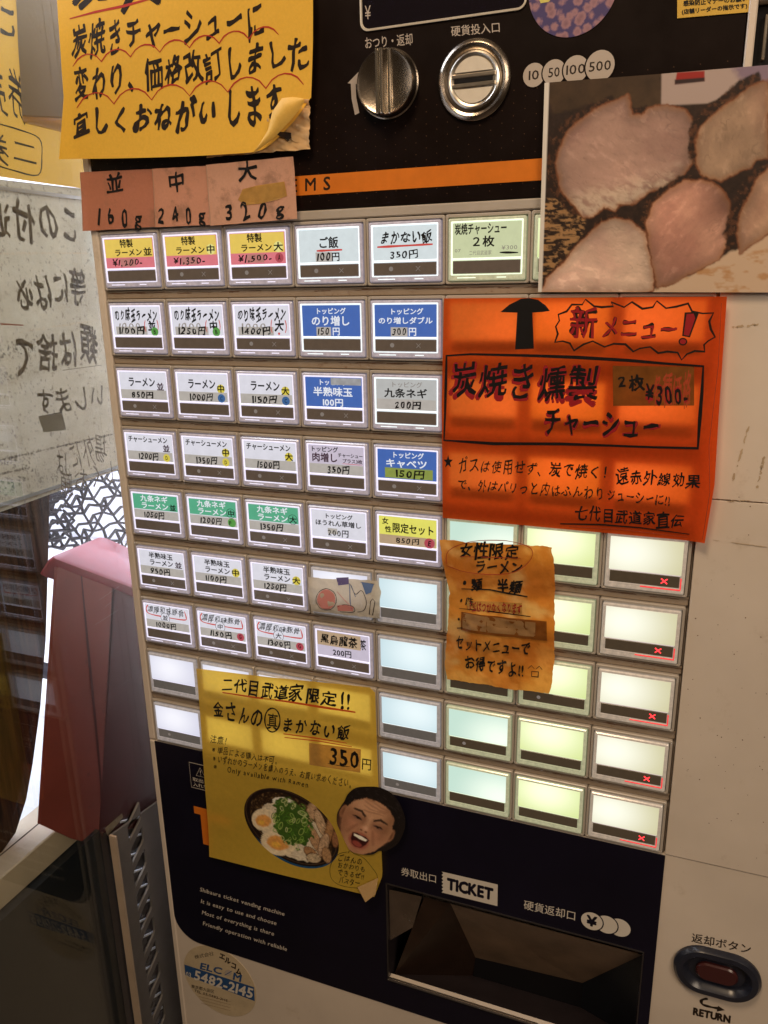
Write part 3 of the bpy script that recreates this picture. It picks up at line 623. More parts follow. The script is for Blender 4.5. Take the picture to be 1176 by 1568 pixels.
# stains and tape residue on the right-hand panels
sp = Print('tape_residue', mach, 1.05, step=0)
for A, B_, w, ink in (((1122, 501), (1158, 497), 1.4, 'tn'), ((1148, 650), (1122, 735), 1.2, 'tn'), ((1172, 690), (1160, 745), 1.6, 'tn'), ((1096, 764), (1176, 770), .5, 'br2'), ((1085, 826), (1176, 838), .5, 'tn'), ((1112, 768), (1150, 766), .9, 'tn')):
    A = pz(*A, 1.05); B_ = pz(*B_, 1.05); rr = random.Random(int(A[0] * 10))
    for k in range(14):
        t = rr.random(); l = rr.uniform(.04, .16); sp.line([(A[0] + (B_[0] - A[0]) * (t + l * j / 3) + rr.uniform(-.25, .25) * w, A[1] + (B_[1] - A[1]) * (t + l * j / 3) + rr.uniform(-.25, .25) * w) for j in range(4)], w * rr.uniform(.15, .7), ink)
rr = random.Random(4)
for k in range(120):
    x, y = rr.uniform(290, 345), rr.choice([rr.uniform(110, 286), rr.uniform(150, 240)]); sp.disc(x, y, rr.uniform(.08, .3), 'br2', n=6)

# ================================================================== PAPERS ON THE MACHINE
def paper(name, col, transl=.4, rough=.55, coat=0, n=(900, .05), dirt=None, attr=False, bump=(400, .25, .0004)):
    return mat(name, col, rough, noise=n, transl=transl, coat=coat, dirt=dirt, attr=attr, bump=bump, spec=.3)
# big yellow handwritten sign
m_yel = paper('yellow_drawing_paper', (.80, .47, .055), .12, dirt=(30, .68, (.55, .30, .04), .3))
def d_big(x, y):
    lx = (x + 14) / 130; ly = (y + 103) / 70
    return 1.6 * math.sin(lx * 3.0 + .5) + .8 * math.sin(ly * 4 + lx * 2) + 2.2 * max(0, ly - .45) ** 2 * max(0, 1 - lx * 2.2)
z = -4.; Zs = lambda x, y: z - d_big(x, y)
a0 = lambda x, y: pz(x, y, -4.5)
big = sheet('yellow_sign', [(78, -90), (88, -25), (97, 80), (101, 150), (92, 243)], [(470, -90), (478, 0), (476, 60), (470, 150), (472, 158)], z, d_big, m_yel, 50, 50,
            label='big yellow paper sign with black brush writing and red scalloped underlines', cat='paper sign')
# cut the lower right corner where it has peeled off
bmv = big.data; NU = 50
edge0 = pz(392, 236, z); edge1 = pz(468, 150, z)
def side(x, y): return (edge1[0] - edge0[0]) * (y - edge0[1]) - (edge1[1] - edge0[1]) * (x - edge0[0])
lowL = pz(92, 243, z); lowR = pz(395, 234, z)
for v in bmv.vertices:                             # bottom edge runs level, then is pulled up to the peel line
    x, y = v.co.x * 1000, -v.co.z * 1000; s_ = side(x, y)
    i = v.index % NU; j = v.index // NU
top = [(v.co.x * 1000, -v.co.z * 1000) for v in bmv.vertices[:NU]]
Lc = [bmv.vertices[j * NU].co.copy() for j in range(50)]
bot = [(92, 244), (180, 243), (280, 240), (350, 236), (392, 232), (412, 222), (430, 205), (450, 183), (466, 160), (474, 148)]
bp = smoothpts([pz(*p, z) for p in bot], 8); bl = np.cumsum([0] + [np.linalg.norm(bp[i + 1] - bp[i]) for i in range(len(bp) - 1)])
tp = smoothpts([pz(*p, z) for p in [(78, -90), (470, -90)]], 4); tl = np.linspace(0, 1, len(tp))
rp = [pz(*p, z) for p in [(470, -90), (478, 0), (477, 60), (474, 148)]]; lpz = [pz(*p, z) for p in [(78, -90), (88, -25), (97, 80), (101, 150), (92, 244)]]
def at_(P, t):
    P = np.array(P); d = np.cumsum([0] + [np.linalg.norm(P[i + 1] - P[i]) for i in range(len(P) - 1)]); return np.array([np.interp(t * d[-1], d, P[:, k]) for k in (0, 1)])
for v in bmv.vertices:                             # Coons patch between the four real edges of the sheet
    u_ = (v.index % NU) / (NU - 1); w_ = (v.index // NU) / 49.
    Bt = at_(tp, u_); Bb = at_(bp, u_); Ll = at_(lpz, w_); Rr = at_(rp, w_)
    P00, P10, P01, P11 = at_(tp, 0), at_(tp, 1), at_(bp, 0), at_(bp, 1)
    q_ = (1 - w_) * Bt + w_ * Bb + (1 - u_) * Ll + u_ * Rr - ((1 - u_) * (1 - w_) * P00 + u_ * (1 - w_) * P10 + (1 - u_) * w_ * P01 + u_ * w_ * P11)
    v.co = Vector(W(q_[0], q_[1], z - d_big(*q_)))
m_yelb = paper('yellow_paper_back', (.74, .47, .10), .12)
def flap(name, pts, zs, m, parent, sub=2):
    mb = MB(); P = [pz(*p, z) for p in pts]; mb.add([(p[0], p[1], zz) for p, zz in zip(P, zs)], [tuple(range(len(pts)))]); return mb
curl = MB()
A = [pz(*p, z) for p in [(384, 236), (408, 222), (428, 203), (447, 182), (462, 162), (470, 150)]]
Bq = [pz(*p, z) for p in [(398, 226), (414, 200), (421, 172), (436, 152), (452, 150), (468, 152)]]
Cq = [pz(*p, z) for p in [(392, 236), (422, 214), (440, 196), (452, 184), (464, 168), (470, 156)]]
vs = []
for k in range(6):
    for t in np.linspace(0, 1, 7):
        b_ = np.array(Bq[k]); c_ = np.array(Cq[k]); pnt = b_ * (1 - t) + c_ * t; vs.append((pnt[0], pnt[1], z - 1.6 - 3.2 * math.sin(t * 2.4 + .3) * (.35 + .2 * k * (k < 4) + .3 * (k == 4))))
curl.add(vs, [(k * 7 + i, k * 7 + i + 1, (k + 1) * 7 + i + 1, (k + 1) * 7 + i) for k in range(5) for i in range(6)])
curl.build('curled_corner', m_yelb, big, smooth=False)
for p in bpy.data.objects['curled_corner'].data.polygons: p.use_smooth = True
back = sheet('backing_paper', [(320, 150), (318, 242)], [(474, 152), (474, 228)], -2.2, lambda x, y: .5 * math.sin(x * 1.9 + y) + .5 * math.sin(y * 2.3 - x), paper('cream_backing_paper', (.62, .40, .19), .1), 24, 20, parent=big, rag=.8)
for v in back.data.vertices: v.co.y += .0018 * (fbm(np.array([v.co.x * 1000]), np.array([v.co.z * 1000]), .3, 9)[0] - .5) * 1.5
tz = Print('torn_gap', big, -3.3)
tz.poly([pz(*p, -3.3) for p in [(404, 200), (446, 203), (446, 211), (441, 216), (436, 211), (420, 207)]], 'kb')
T_ = Print('brush_writing', big, Zs); j0 = pz
def Q(P, s, TL, TR, BL, ink='k', bold=0., hand=0., zz=-4.5): P.q(s, pz(*TL, zz), pz(*TR, zz), pz(*BL, zz), ink, bold, hand)
Q(T_, '炭火', (105, -58), (250, -72), (112, 20), 'kb', .04, .9)
Q(T_, '炭焼きチャーシューに', (110, 40), (406, 0), (114, 90), 'kb', .028, .9)
Q(T_, '変わり、価格改訂しました', (112, 108), (470, 50), (117, 154), 'kb', .032, .9)
Q(T_, '宜しくおねがい', (110, 170), (335, 146), (112, 214), 'kb', .045, .9); Q(T_, 'します', (338, 138), (428, 118), (346, 196), 'kb', .04, .8)
def scallop(p0, p1, n, h):
    out = []
    for k in range(n):
        for t in np.linspace(0, 1, 7)[:-1]:
            f = (k + t) / n; out.append((p0[0] + (p1[0] - p0[0]) * f, p0[1] + (p1[1] - p0[1]) * f - h * math.sin(math.pi * t) ** .7))
    out.append(p1); return [pz(*p, -4.5) for p in out]
T_.line([pz(*p, -4.5) for p in [(110, 30), (150, 20), (195, 11), (242, -2)]], .9, 'r')
T_.line(scallop((115, 103), (425, 52), 7, 15), .55, 'r').line(scallop((120, 166), (462, 128), 6, 20), .55, 'r')
TAGM = [paper('faded_pink_card', c_, .15, dirt=(45 + 20 * k_, .53, (.30, .16, .10), .7)) for k_, c_ in enumerate(((.50, .20, .125), (.60, .29, .19), (.62, .34, .23)))]
# three pink paper tags with portion weights
m_pink = paper('faded_pink_card', (.58, .29, .19), .2, dirt=(45, .55, (.36, .19, .12), .6))
for i, (L_, R_, zz, ch, g, cq, gq, lab) in enumerate((
        ([(124, 264), (127, 354)], [(240, 259), (244, 347)], -.3, '並', '160g', ((163, 268), (190, 266), (163, 297)), ((148, 318), (219, 318), (150, 345)), 'leftmost faded pink card tag reading 160g above the first button column'),
        ([(235, 259), (238, 348)], [(322, 254), (328, 344)], -1.2, '中', '240g', ((256, 265), (284, 263), (258, 295)), ((240, 318), (316, 314), (242, 343)), 'middle faded pink card tag reading 240g between the other two'),
        ([(317, 253), (322, 346)], [(450, 240), (455, 335)], -2.1, '大', '320g', ((364, 244), (394, 242), (366, 280)), ((342, 314), (436, 308), (346, 338)), 'rightmost and widest pink card tag reading 320g with a brown tape scar'))):
    o = sheet('portion_tag', L_, R_, zz, lambda x, y: .25 * math.sin(x * .2) ** 2 + .9 * max(0, 1 - abs(y + 28) / 9) ** 2, TAGM[i], 14, 10, label=lab, cat='paper tag', group='pink portion tags above the buttons', rag=.15)
    P = Print('hand_writing', o, lambda x, y, zz=zz: zz - .25 * math.sin(x * .2) ** 2 - .9 * max(0, 1 - abs(y + 28) / 9) ** 2 - .12)
    Q(P, ch, *cq, 'k', .03, .6, zz); Q(P, ' '.join(g), *gq, 'k', .03, 1.0, zz)
    P.line([pz(L_[0][0] + 1, L_[0][1] + 1, zz), pz(L_[1][0] + 1, L_[1][1] - 1, zz)], .3, 'tn')  # edge line painted for the shadow boundary between overlapping tags
    if i == 2:
        P.poly([pz(*p, zz) for p in [(372, 290), (395, 284), (436, 278), (440, 300), (425, 306), (398, 312), (376, 314), (365, 306)]], INK['tp'])
# meat photograph
zp = -1.2; g3 = lambda x, y: pz(780 + x / 2.97, y / 2.97, zp)
S_ = [[(215, 760), (225, 680), (262, 600), (330, 540), (420, 480), (500, 450), (535, 432), (550, 470), (560, 520), (600, 525), (640, 490), (720, 480), (800, 500), (845, 560), (850, 640), (830, 740), (790, 800), (700, 850), (640, 870), (560, 925), (500, 930), (480, 960), (430, 940), (380, 985), (335, 985), (285, 930), (235, 860)],
      [(850, 640), (870, 580), (930, 520), (1020, 450), (1090, 400), (1176, 360), (1176, 720), (1120, 730), (1100, 760), (1020, 790), (960, 825), (880, 800), (850, 750)],
      [(625, 1010), (650, 930), (720, 870), (800, 820), (870, 815), (950, 850), (1000, 920), (1010, 1000), (990, 1120), (950, 1180), (850, 1230), (740, 1290), (670, 1310), (640, 1180)],
      [(145, 1330), (170, 1265), (260, 1180), (330, 1090), (420, 1010), (480, 985), (560, 1010), (620, 1060), (635, 1140), (660, 1270), (650, 1320), (600, 1335)],
      [(1176, 770), (1120, 830), (1060, 960), (1030, 1060), (1050, 1150), (1110, 1110), (1176, 1060), (1400, 900), (1400, 700)]]
S_ = [[g3(*p) for p in s] for s in S_]
def paint_meat(X, Y):
    n1 = fbm(X, Y, .25, 1, 5); n2 = fbm(X, Y, .9, 2, 4); n3 = fbm(X + n1 * 6, Y * 2.2, .5, 8, 4)
    C = np.zeros((len(X), 3)) + np.array([.018, .009, .006]); C *= (.4 + 1.6 * n2)[:, None]
    C = over(C, sst(sdpoly([g3(150, 360), g3(690, 330), g3(690, 500), g3(400, 470), g3(200, 520)], X, Y) + (n2 - .5) * 2, 1), (.05, .028, .014)); C *= (.55 + .9 * n1)[:, None]
    C = over(C, sst(sdpoly([g3(692, 325), g3(1200, 270), g3(1200, 360), g3(900, 470), g3(690, 480)], X, Y), .6), (.40, .31, .28))
    C = over(C, sst(sdpoly([g3(1000, 300), g3(1200, 270), g3(1200, 380), g3(1040, 380)], X, Y) + (n1 - .5) * 6, 3), (.22, .16, .22))
    C = over(C, sst(sdpoly([g3(762, 328), g3(888, 322), g3(888, 368), g3(752, 383)], X, Y), .4), (.30, .02, .015))
    C = over(C, sst(sdpoly([g3(752, 362), g3(888, 352), g3(888, 370), g3(752, 384)], X, Y), .4), (.03, .015, .015))
    C = over(C, sst(sdpoly([g3(600, 1400), g3(660, 1320), g3(850, 1240), g3(1000, 1150), g3(1176, 1070), g3(1500, 900), g3(1500, 1400)], X, Y) + (n1 - .5) * 2, .8), (.55, .40, .28))
    st_ = np.clip((fbm(X, Y * 2.2, .16, 31) - .57) * 7, 0, 1) * sst(sdpoly([g3(820, 1400), g3(800, 1240), g3(1000, 1180), g3(1500, 1000), g3(1500, 1400)], X, Y), 2); C = over(C, st_ * .75, (.42, .20, .06))
    C = over(C, sst(sdpoly([g3(140, 900), g3(230, 900), g3(350, 1000), g3(330, 1090), g3(250, 1190), g3(145, 1270)], X, Y) + (n2 - .5) * 1.5, .8) * np.clip((n3 - .42) * 6, 0, 1), (.34, .19, .08))
    for k, P in enumerate(S_):
        wob = (fbm(X, Y, .22, 40 + k) - .5) * 1.6 + (fbm(X, Y, .9, 44 + k) - .5) * .7
        d = sdpoly(P, X, Y) + wob
        char = fbm(X, Y, .8, 50 + k); wl = [6.5, 5.0, 3.6, 2.0, 5.4][k]; ox_, oy2 = [(-.75, -.1), (-.6, -.55), (-.7, -.45), (-.2, -.6), (-.8, -.1)][k]
        dd = np.minimum(sdpoly([(p[0] + wl * ox_, p[1] + wl * oy2) for p in P], X, Y), d - .2) + (fbm(X, Y, .5, 33) - .5) * 2.
        ck = np.zeros((len(X), 3)) + np.array([.018, .008, .005]); ck = over(ck, np.clip((char - .46) * 4, 0, 1), (.085, .032, .014)); ck = over(ck, np.clip((fbm(X, Y, .9, 57) - .66) * 7, 0, 1), (.13, .06, .03))
        C = over(C, sst(dd, .8), ck); C = over(C, sst(d - .5, .6) * .8, (.22, .075, .03))
        base = np.array([[.40, .25, .20], [.50, .33, .22], [.52, .28, .20], [.55, .40, .31], [.55, .34, .23]][k])
        M_ = np.zeros((len(X), 3)) + base
        M_ = over(M_, np.clip((fbm(X, Y, .07, 60 + k) - .42) * 3.5, 0, 1) * .6, base * np.array([.80, .66, .70]))
        M_ = over(M_, np.clip((fbm(X, Y, .16, 80 + k) - .52) * 4, 0, 1) * .45, base * 1.22)
        a_ = .6 + k * .9; qx = X + 5 * fbm(X, Y, .08, 61); qy = Y + 5 * fbm(X, Y, .08, 62); U = qx * math.cos(a_) + qy * math.sin(a_); V = -qx * math.sin(a_) + qy * math.cos(a_)
        fib = fbm(U * .5, V, .5, 70 + k, 5); M_ *= (.86 + .28 * fib)[:, None]
        M_ *= (.58 + .42 * np.clip(-d / 4.5, 0, 1))[:, None]
        if k == 0: M_ = over(M_, sst(sdpoly([g3(260, 900), g3(360, 870), g3(520, 840), g3(760, 760), g3(760, 1000), g3(260, 1050)], X, Y), 6) * np.clip((fib - .35) * 4, 0, 1) * .7, (.62, .50, .38))
        M_ = over(M_, np.clip((fib - .64) * 8, 0, 1) * .35, base * 1.25 + .05)
        rid = np.abs(fbm(U * .45, V, .22, 90 + k, 3) - .5); M_ = over(M_, np.clip(1 - rid * 45, 0, 1) * np.clip((fbm(X, Y, .12, 93 + k) - .5) * 6, 0, 1) * .6, base * .55)
        M_ = over(M_, np.clip(1 + d / 1.6, 0, 1) * .5, (.42, .20, .09))
        M_ *= (.92 + .16 * fbm(X, Y, 2.5, 99))[:, None]
        M_ = over(M_, np.clip((fbm(U * .4, V, .9, 120 + k, 4) - .6) * 6, 0, 1) * .35, base * .62)
        M_ *= (.42 + 1.05 * fbm(X, Y, .045, 130 + k, 2))[:, None]
        C = over(C, sst(d, .4), M_ * [.95, .98, .98, 1.12, .98][k])
    p0, p1 = g3(300, 880), g3(540, 900)
    C = over(C, sst(np.abs(X - zpL(Y)) - 1.3, .3), (.66, .62, .56))
    return C
_e0, _e1 = pz(836, 128, zp), pz(825, 446, zp)
def zpL(Y): return _e0[0] + (Y - _e0[1]) / (_e1[1] - _e0[1]) * (_e1[0] - _e0[0])
ph = sheet('meat_photograph', [(834, 127), (824, 447)], [(1260, 93), (1260, 448)], zp, lambda x, y: .25 * math.sin(x * .09), mat('glossy_photo_print', rough=.42, attr=True, coat=.25, transl=0), 330, 240, paint_meat,
           label='colour photograph of sliced charred roast pork taped over the upper right buttons', cat='photograph')
# orange poster
m_or = paper('orange_paper', (.90, .135, .022), .80, dirt=(25, .66, (.70, .10, .01), .25), n=(500, .06))
zo = -1.3; d_or = lambda x, y: .35 * math.sin(x * .08 + 1) * math.sin(y * .05) + 3.0 * max(0, (x - 280) / 14) ** 2
por = sheet('orange_poster', [(680, 457), (676, 620), (678, 793)], [(1113, 454), (1100, 640), (1094, 740), (1079, 830)], zo, d_or, m_or, 50, 40,
            label='orange paper poster with black arrow, red spiky burst and boxed brush writing', cat='poster')
o5 = Z2(zo, (660, 440), 2.502); P = Print('marker_writing', por, lambda x, y: zo - d_or(x, y))
P.poly([o5(*p) for p in [(265, 95), (300, 66), (345, 44), (375, 41), (410, 48), (440, 70), (455, 90), (430, 94), (388, 97), (394, 235), (322, 238), (330, 97)]], 'k')
bu = [(475, 210), (486, 178), (478, 150), (492, 128), (488, 104), (520, 92), (540, 66), (580, 66), (592, 46), (625, 72), (655, 76), (700, 72), (690, 56), (740, 76), (770, 56), (810, 82), (850, 76), (865, 52), (900, 80), (940, 74), (985, 62), (1000, 92), (1040, 100), (1082, 98), (1066, 130), (1072, 160), (1088, 190), (1062, 205), (1046, 220), (1048, 246), (1010, 244), (980, 256), (960, 278), (945, 250), (905, 246), (870, 252), (840, 228), (800, 234), (775, 246), (745, 218), (700, 216), (665, 228), (620, 206), (585, 218), (548, 242), (532, 214), (505, 206)]
P.line([o5(*p) for p in bu], .75, 'kb', True)
for ink, bo in (('kb', .05), ('dr', .016)):
    P.q('新', o5(530, 72), o5(642, 80), o5(530, 192), ink, bo, .4); P.q('メニュー', o5(652, 104), o5(950, 116), o5(650, 196), ink, bo, .5)
P.poly([o5(*p) for p in [(972, 96), (1028, 94), (992, 192), (962, 186)]], 'kb').poly([o5(*p) for p in [(979, 102), (1019, 100), (988, 186), (968, 182)]], 'dr')
P.poly([o5(965 + 17 * math.cos(t), 208 + 15 * math.sin(t)) for t in np.linspace(0, 6, 14)], 'kb').poly([o5(965 + 12 * math.cos(t), 208 + 10 * math.sin(t)) for t in np.linspace(0, 6, 14)], 'dr')
P.line([o5(*p) for p in [(60, 262), (150, 256), (400, 262), (560, 268), (760, 280), (900, 292), (1043, 302), (1038, 400), (1030, 500), (1022, 615), (850, 612), (700, 607), (500, 600), (240, 598), (150, 592), (50, 586), (54, 480), (57, 370)]], 1.15, 'k', True)
P.q('炭焼き燻製', o5(72, 286), o5(650, 304), o5(66, 426), 'dr', .05, .55); P.q('炭焼き燻製', o5(78, 282), o5(650, 298), o5(74, 418), 'k', .022, .55)
P.q('チャーシュー', o5(428, 462), o5(888, 482), o5(428, 566), 'dr', .06, .6); P.q('チャーシュー', o5(432, 458), o5(885, 478), o5(430, 560), 'k', .03, .6)
P.patch([o5(*p) for p in [(696, 300), (1008, 304), (1008, 452), (698, 454)]], 'tpd').q('各種価格', o5(850, 325), o5(1000, 330), o5(850, 450), 'br', .02, .8)
P.q('2枚', o5(710, 325), o5(822, 338), o5(712, 388), 'k', .04, .9).q('¥300-', o5(815, 372), o5(990, 385), o5(818, 440), 'dr', .06, .8).q('¥300-', o5(815, 370), o5(990, 382), o5(818, 438), 'k', .03, .8)
P.poly([o5(66 + (19 if k % 2 == 0 else 8) * math.sin(k * math.pi / 5), 668 - (26 if k % 2 == 0 else 11) * math.cos(k * math.pi / 5)) for k in range(10)], 'k')
P.q('ガスは使用せず、', o5(102, 650), o5(455, 668), o5(102, 705), 'kb', .015, .9).q('炭で焼く！', o5(452, 665), o5(705, 682), o5(452, 725), 'kb', .025, .9)
P.q('遠赤外線効果', o5(706, 692), o5(1034, 712), o5(706, 752), 'k', .025, .9)
P.q('で、外はパリっと内はふんわり', o5(102, 728), o5(670, 765), o5(102, 775), 'kb', .02, .9).q('ジューシーに!!', o5(672, 772), o5(918, 790), o5(672, 818), 'kb', .025, .9)
P.q('七代目武道家直伝', o5(552, 832), o5(972, 868), o5(552, 890), 'k', .025, .8)
P.line([o5(*p) for p in [(495, 905), (650, 908), (800, 920), (990, 944)]], .8, 'kb').line([o5(*p) for p in [(530, 916), (720, 926), (980, 956)]], .5, 'br').line([o5(*p) for p in [(1112, 60), (1100, 300), (1065, 600), (1068, 780), (1040, 960)]], .25, 'br')
# small crumpled tan note
def paint_tan(X, Y):
    n = fbm(X, Y, .10, 3); n2 = fbm(X, Y, .35, 4); C = np.zeros((len(X), 3)) + np.array([.62, .20, .03])
    C = over(C, np.clip((n - .45) * 4, 0, 1), (.78, .33, .07)); C = over(C, np.clip((n2 - .55) * 4, 0, 1) * .6, (.50, .15, .02))
    C = over(C, np.clip((fbm(X, Y, .07, 12) - .58) * 6, 0, 1) * .7, (.85, .52, .20)); return C
zt = -2.4
def d_tan(x, y):
    f = lambda s, k: fbm(np.array([x]), np.array([y]), s, k, 3)[0]
    return 2.2 * (abs(f(.06, 21) - .5) * 2) + 1.2 * abs(f(.16, 22) - .5) + 1.0 * math.sin((x - 176) * .05)
tan = sheet('crumpled_note', [(673, 826), (680, 865), (689, 905), (686, 960), (682, 1012), (686, 1038)], [(846, 836), (851, 880), (849, 950), (850, 1010), (845, 1045), (841, 1061)], zt, d_tan, paper('tan_oiled_paper', (.7, .3, .06), .42, .38, .2, attr=True, bump=(120, .5, .001)), 50, 60, paint_tan, rag=.7,
            label='crumpled orange brown note with black brush writing hanging below the orange poster', cat='paper note')
o6 = Z2(zt - 1.2, (660, 790), 2.868); P = Print('brush_writing', tan, lambda x, y: zt - d_tan(x, y) - .35, step=.035)
P.q('女性限定', o6(125, 112), o6(392, 122), o6(122, 182), 'k', .035, .8).q('ラーメン', o6(192, 192), o6(406, 196), o6(190, 250), 'kb', .035, .7).q('・麺　半麺', o6(120, 262), o6(405, 276), o6(118, 325), 'k', .04, .7)
P.line([o6(*p) for p in [(128, 178), (250, 180), (395, 184)]], .5, 'br').line([o6(*p) for p in [(135, 318), (260, 322), (340, 338), (425, 352)]], .8, 'k').q('・味', o6(115, 345), o6(188, 350), o6(115, 396), 'k', .03, .7)
P.patch([o6(*p) for p in [(158, 370), (402, 378), (400, 428), (160, 408)]], 'tp').q('味玉はつかなくなります', o6(158, 370), o6(402, 380), o6(158, 418), 'dr', .03, .7).line([o6(*p) for p in [(165, 404), (270, 418), (372, 432)]], .6, 'dr')
P.patch([o6(*p) for p in [(134, 420), (508, 462), (510, 548), (132, 500)]], 'tpd').patch([o6(*p) for p in [(142, 424), (460, 466), (457, 530), (138, 490)]], mat('grey_brown_tape', (.36, .20, .08), .4, transl=.25, noise=(150, .2)))
P.line([o6(*p) for p in [(125, 405), (260, 415), (438, 440)]], .6, 'k').line([o6(*p) for p in [(115, 492), (140, 490)]], .9, 'k').q('・', o6(108, 430), o6(140, 432), o6(108, 470), 'k', .05, 0)
P.q('セットメニューで', o6(108, 522), o6(438, 552), o6(108, 582), 'k', .03, .8).q('お得ですよ!!', o6(150, 602), o6(412, 640), o6(150, 668), 'k', .035, .8)
P.line([o6(428, 665), o6(443, 652), o6(456, 666)], .5, 'k').line([o6(462, 668), o6(478, 655), o6(490, 669)], .5, 'k').line([o6(444, 678), o6(474, 680), o6(472, 703), o6(443, 700)], .55, 'k', True)
P.line([o6(*p) for p in [(70, 210), (80, 150), (180, 108), (330, 105), (440, 140), (430, 200), (340, 250), (160, 245), (70, 215)]], .35, 'br', False, 4)
# yellow laminated notice with the rice bowl
zy = -1.2
m_yl = mat('laminated_yellow_paper', (.92, .62, .085), .3, noise=(400, .05), transl=.5, coat=.5, dirt=(20, .64, (.66, .42, .05), .35), bump=(90, .45, .0008))
d_yl = lambda x, y: .5 * math.sin(x * .06) * math.sin(y * .045) + 1.2 * max(0, (y - 335) / 22) ** 2
yl = sheet('yellow_notice', [(300, 1024), (308, 1120), (317, 1235), (322, 1310)], [(566, 1053), (574, 1060), (577, 1150), (584, 1290), (586, 1340), (574, 1372)], zy, d_yl, m_yl, 30, 36,
           label='yellow laminated notice with black brush writing and a rice bowl picture', cat='paper notice')
oy_ = Z2(zy, (280, 1000), 3.267); P = Print('brush_writing', yl, lambda x, y: zy - d_yl(x, y))
P.q('二代目武道家', oy_(192, 112), oy_(602, 165), oy_(190, 190), 'k', .03, .8).q('限定', oy_(612, 162), oy_(770, 190), oy_(612, 248), 'k', .035, .8).q('!!', oy_(785, 192), oy_(842, 200), oy_(783, 282), 'k', .03, .6)
P.line([oy_(*p) for p in [(198, 197), (350, 218), (520, 240), (700, 272), (862, 298)]], 1.25, 'o')
P.q('金さんの', oy_(146, 228), oy_(408, 280), oy_(144, 318), 'k', .025, .9).line([oy_(450 + 38 * math.cos(t), 333 + 60 * math.sin(t)) for t in np.linspace(0, 6.1, 24)], .8, 'k', True).q('真', oy_(424, 292), oy_(480, 302), oy_(422, 378), 'k', .02, .3)
P.q('まかない飯', oy_(494, 308), oy_(842, 358), oy_(490, 392), 'k', .028, .9)
P.line([oy_(*p) for p in [(505, 402), (660, 424), (820, 452)]], .8, 'o').line([oy_(*p) for p in [(510, 420), (680, 440), (845, 470)]], .8, 'o')
P.patch([oy_(*p) for p in [(632, 448), (890, 482), (888, 598), (634, 558)]], 'tp').q('350', oy_(730, 470), oy_(888, 498), oy_(730, 552), 'k', .03, .2).q('円', oy_(893, 522), oy_(945, 532), oy_(893, 582), 'k', .01, .3).line([oy_(725, 552), oy_(800, 566), oy_(835, 568)], .4, 'k')
P.q('注意！', oy_(136, 402), oy_(242, 425), oy_(136, 446), 'kb', .0, .9).q('※単品による購入は不可。', oy_(146, 458), oy_(490, 524), oy_(146, 496), 'kb', .006, .9)
P.q('※いずれかのラーメンを購入のうえ、お買い求めください。', oy_(150, 502), oy_(862, 634), oy_(150, 542), 'kb', .006, .9).q('※', oy_(154, 548), oy_(184, 553), oy_(154, 580), 'kb', 0, .3).q('Only available with Ramen', oy_(222, 566), oy_(632, 645), oy_(220, 594), 'kb', .004, .8)
P.line([oy_(*p) for p in [(826, 992), (778, 1005), (740, 1060), (745, 1120), (790, 1155), (880, 1170), (950, 1155), (975, 1115), (940, 1060), (905, 1020), (860, 1000), (838, 985), (828, 998)]], .22, 'k', False, 4)
for s, x0, y0, x1, y1, h in (('ごはんの', 778, 1000, 904, 1024, 34), ('おかわりも', 776, 1038, 918, 1062, 33), ('できるぜ!!', 776, 1074, 912, 1098, 33), ('バスター', 783, 1112, 890, 1132, 33)): P.q(s, oy_(x0, y0), oy_(x1, y1), oy_(x0 - 2, y0 + h), 'k', .0, .9)
MB().add([(*oy_(880, 1160), zy - 1.9), (*oy_(985, 1110), zy - 2.4), (*oy_(978, 1180), zy - 4.5), (*oy_(930, 1215), zy - 5)], [(0, 1, 2, 3)]).build('torn_corner', paper('tan_paper_back', (.55, .36, .16), .2), yl)
def pxell(cx, cy, rx, ry, ang, n=40):
    a_ = math.radians(ang); return [oy_(cx + rx * math.cos(t) * math.cos(a_) - ry * math.sin(t) * math.sin(a_), cy + rx * math.cos(t) * math.sin(a_) + ry * math.sin(t) * math.cos(a_)) for t in np.linspace(0, 2 * math.pi, n)[:-1]]
bowl = pxell(542, 868, 268, 158, 34); inner = pxell(545, 868, 238, 132, 34)
def blob(cx, cy, rx, ry, ang): return pxell(cx, cy, rx, ry, ang, 26)
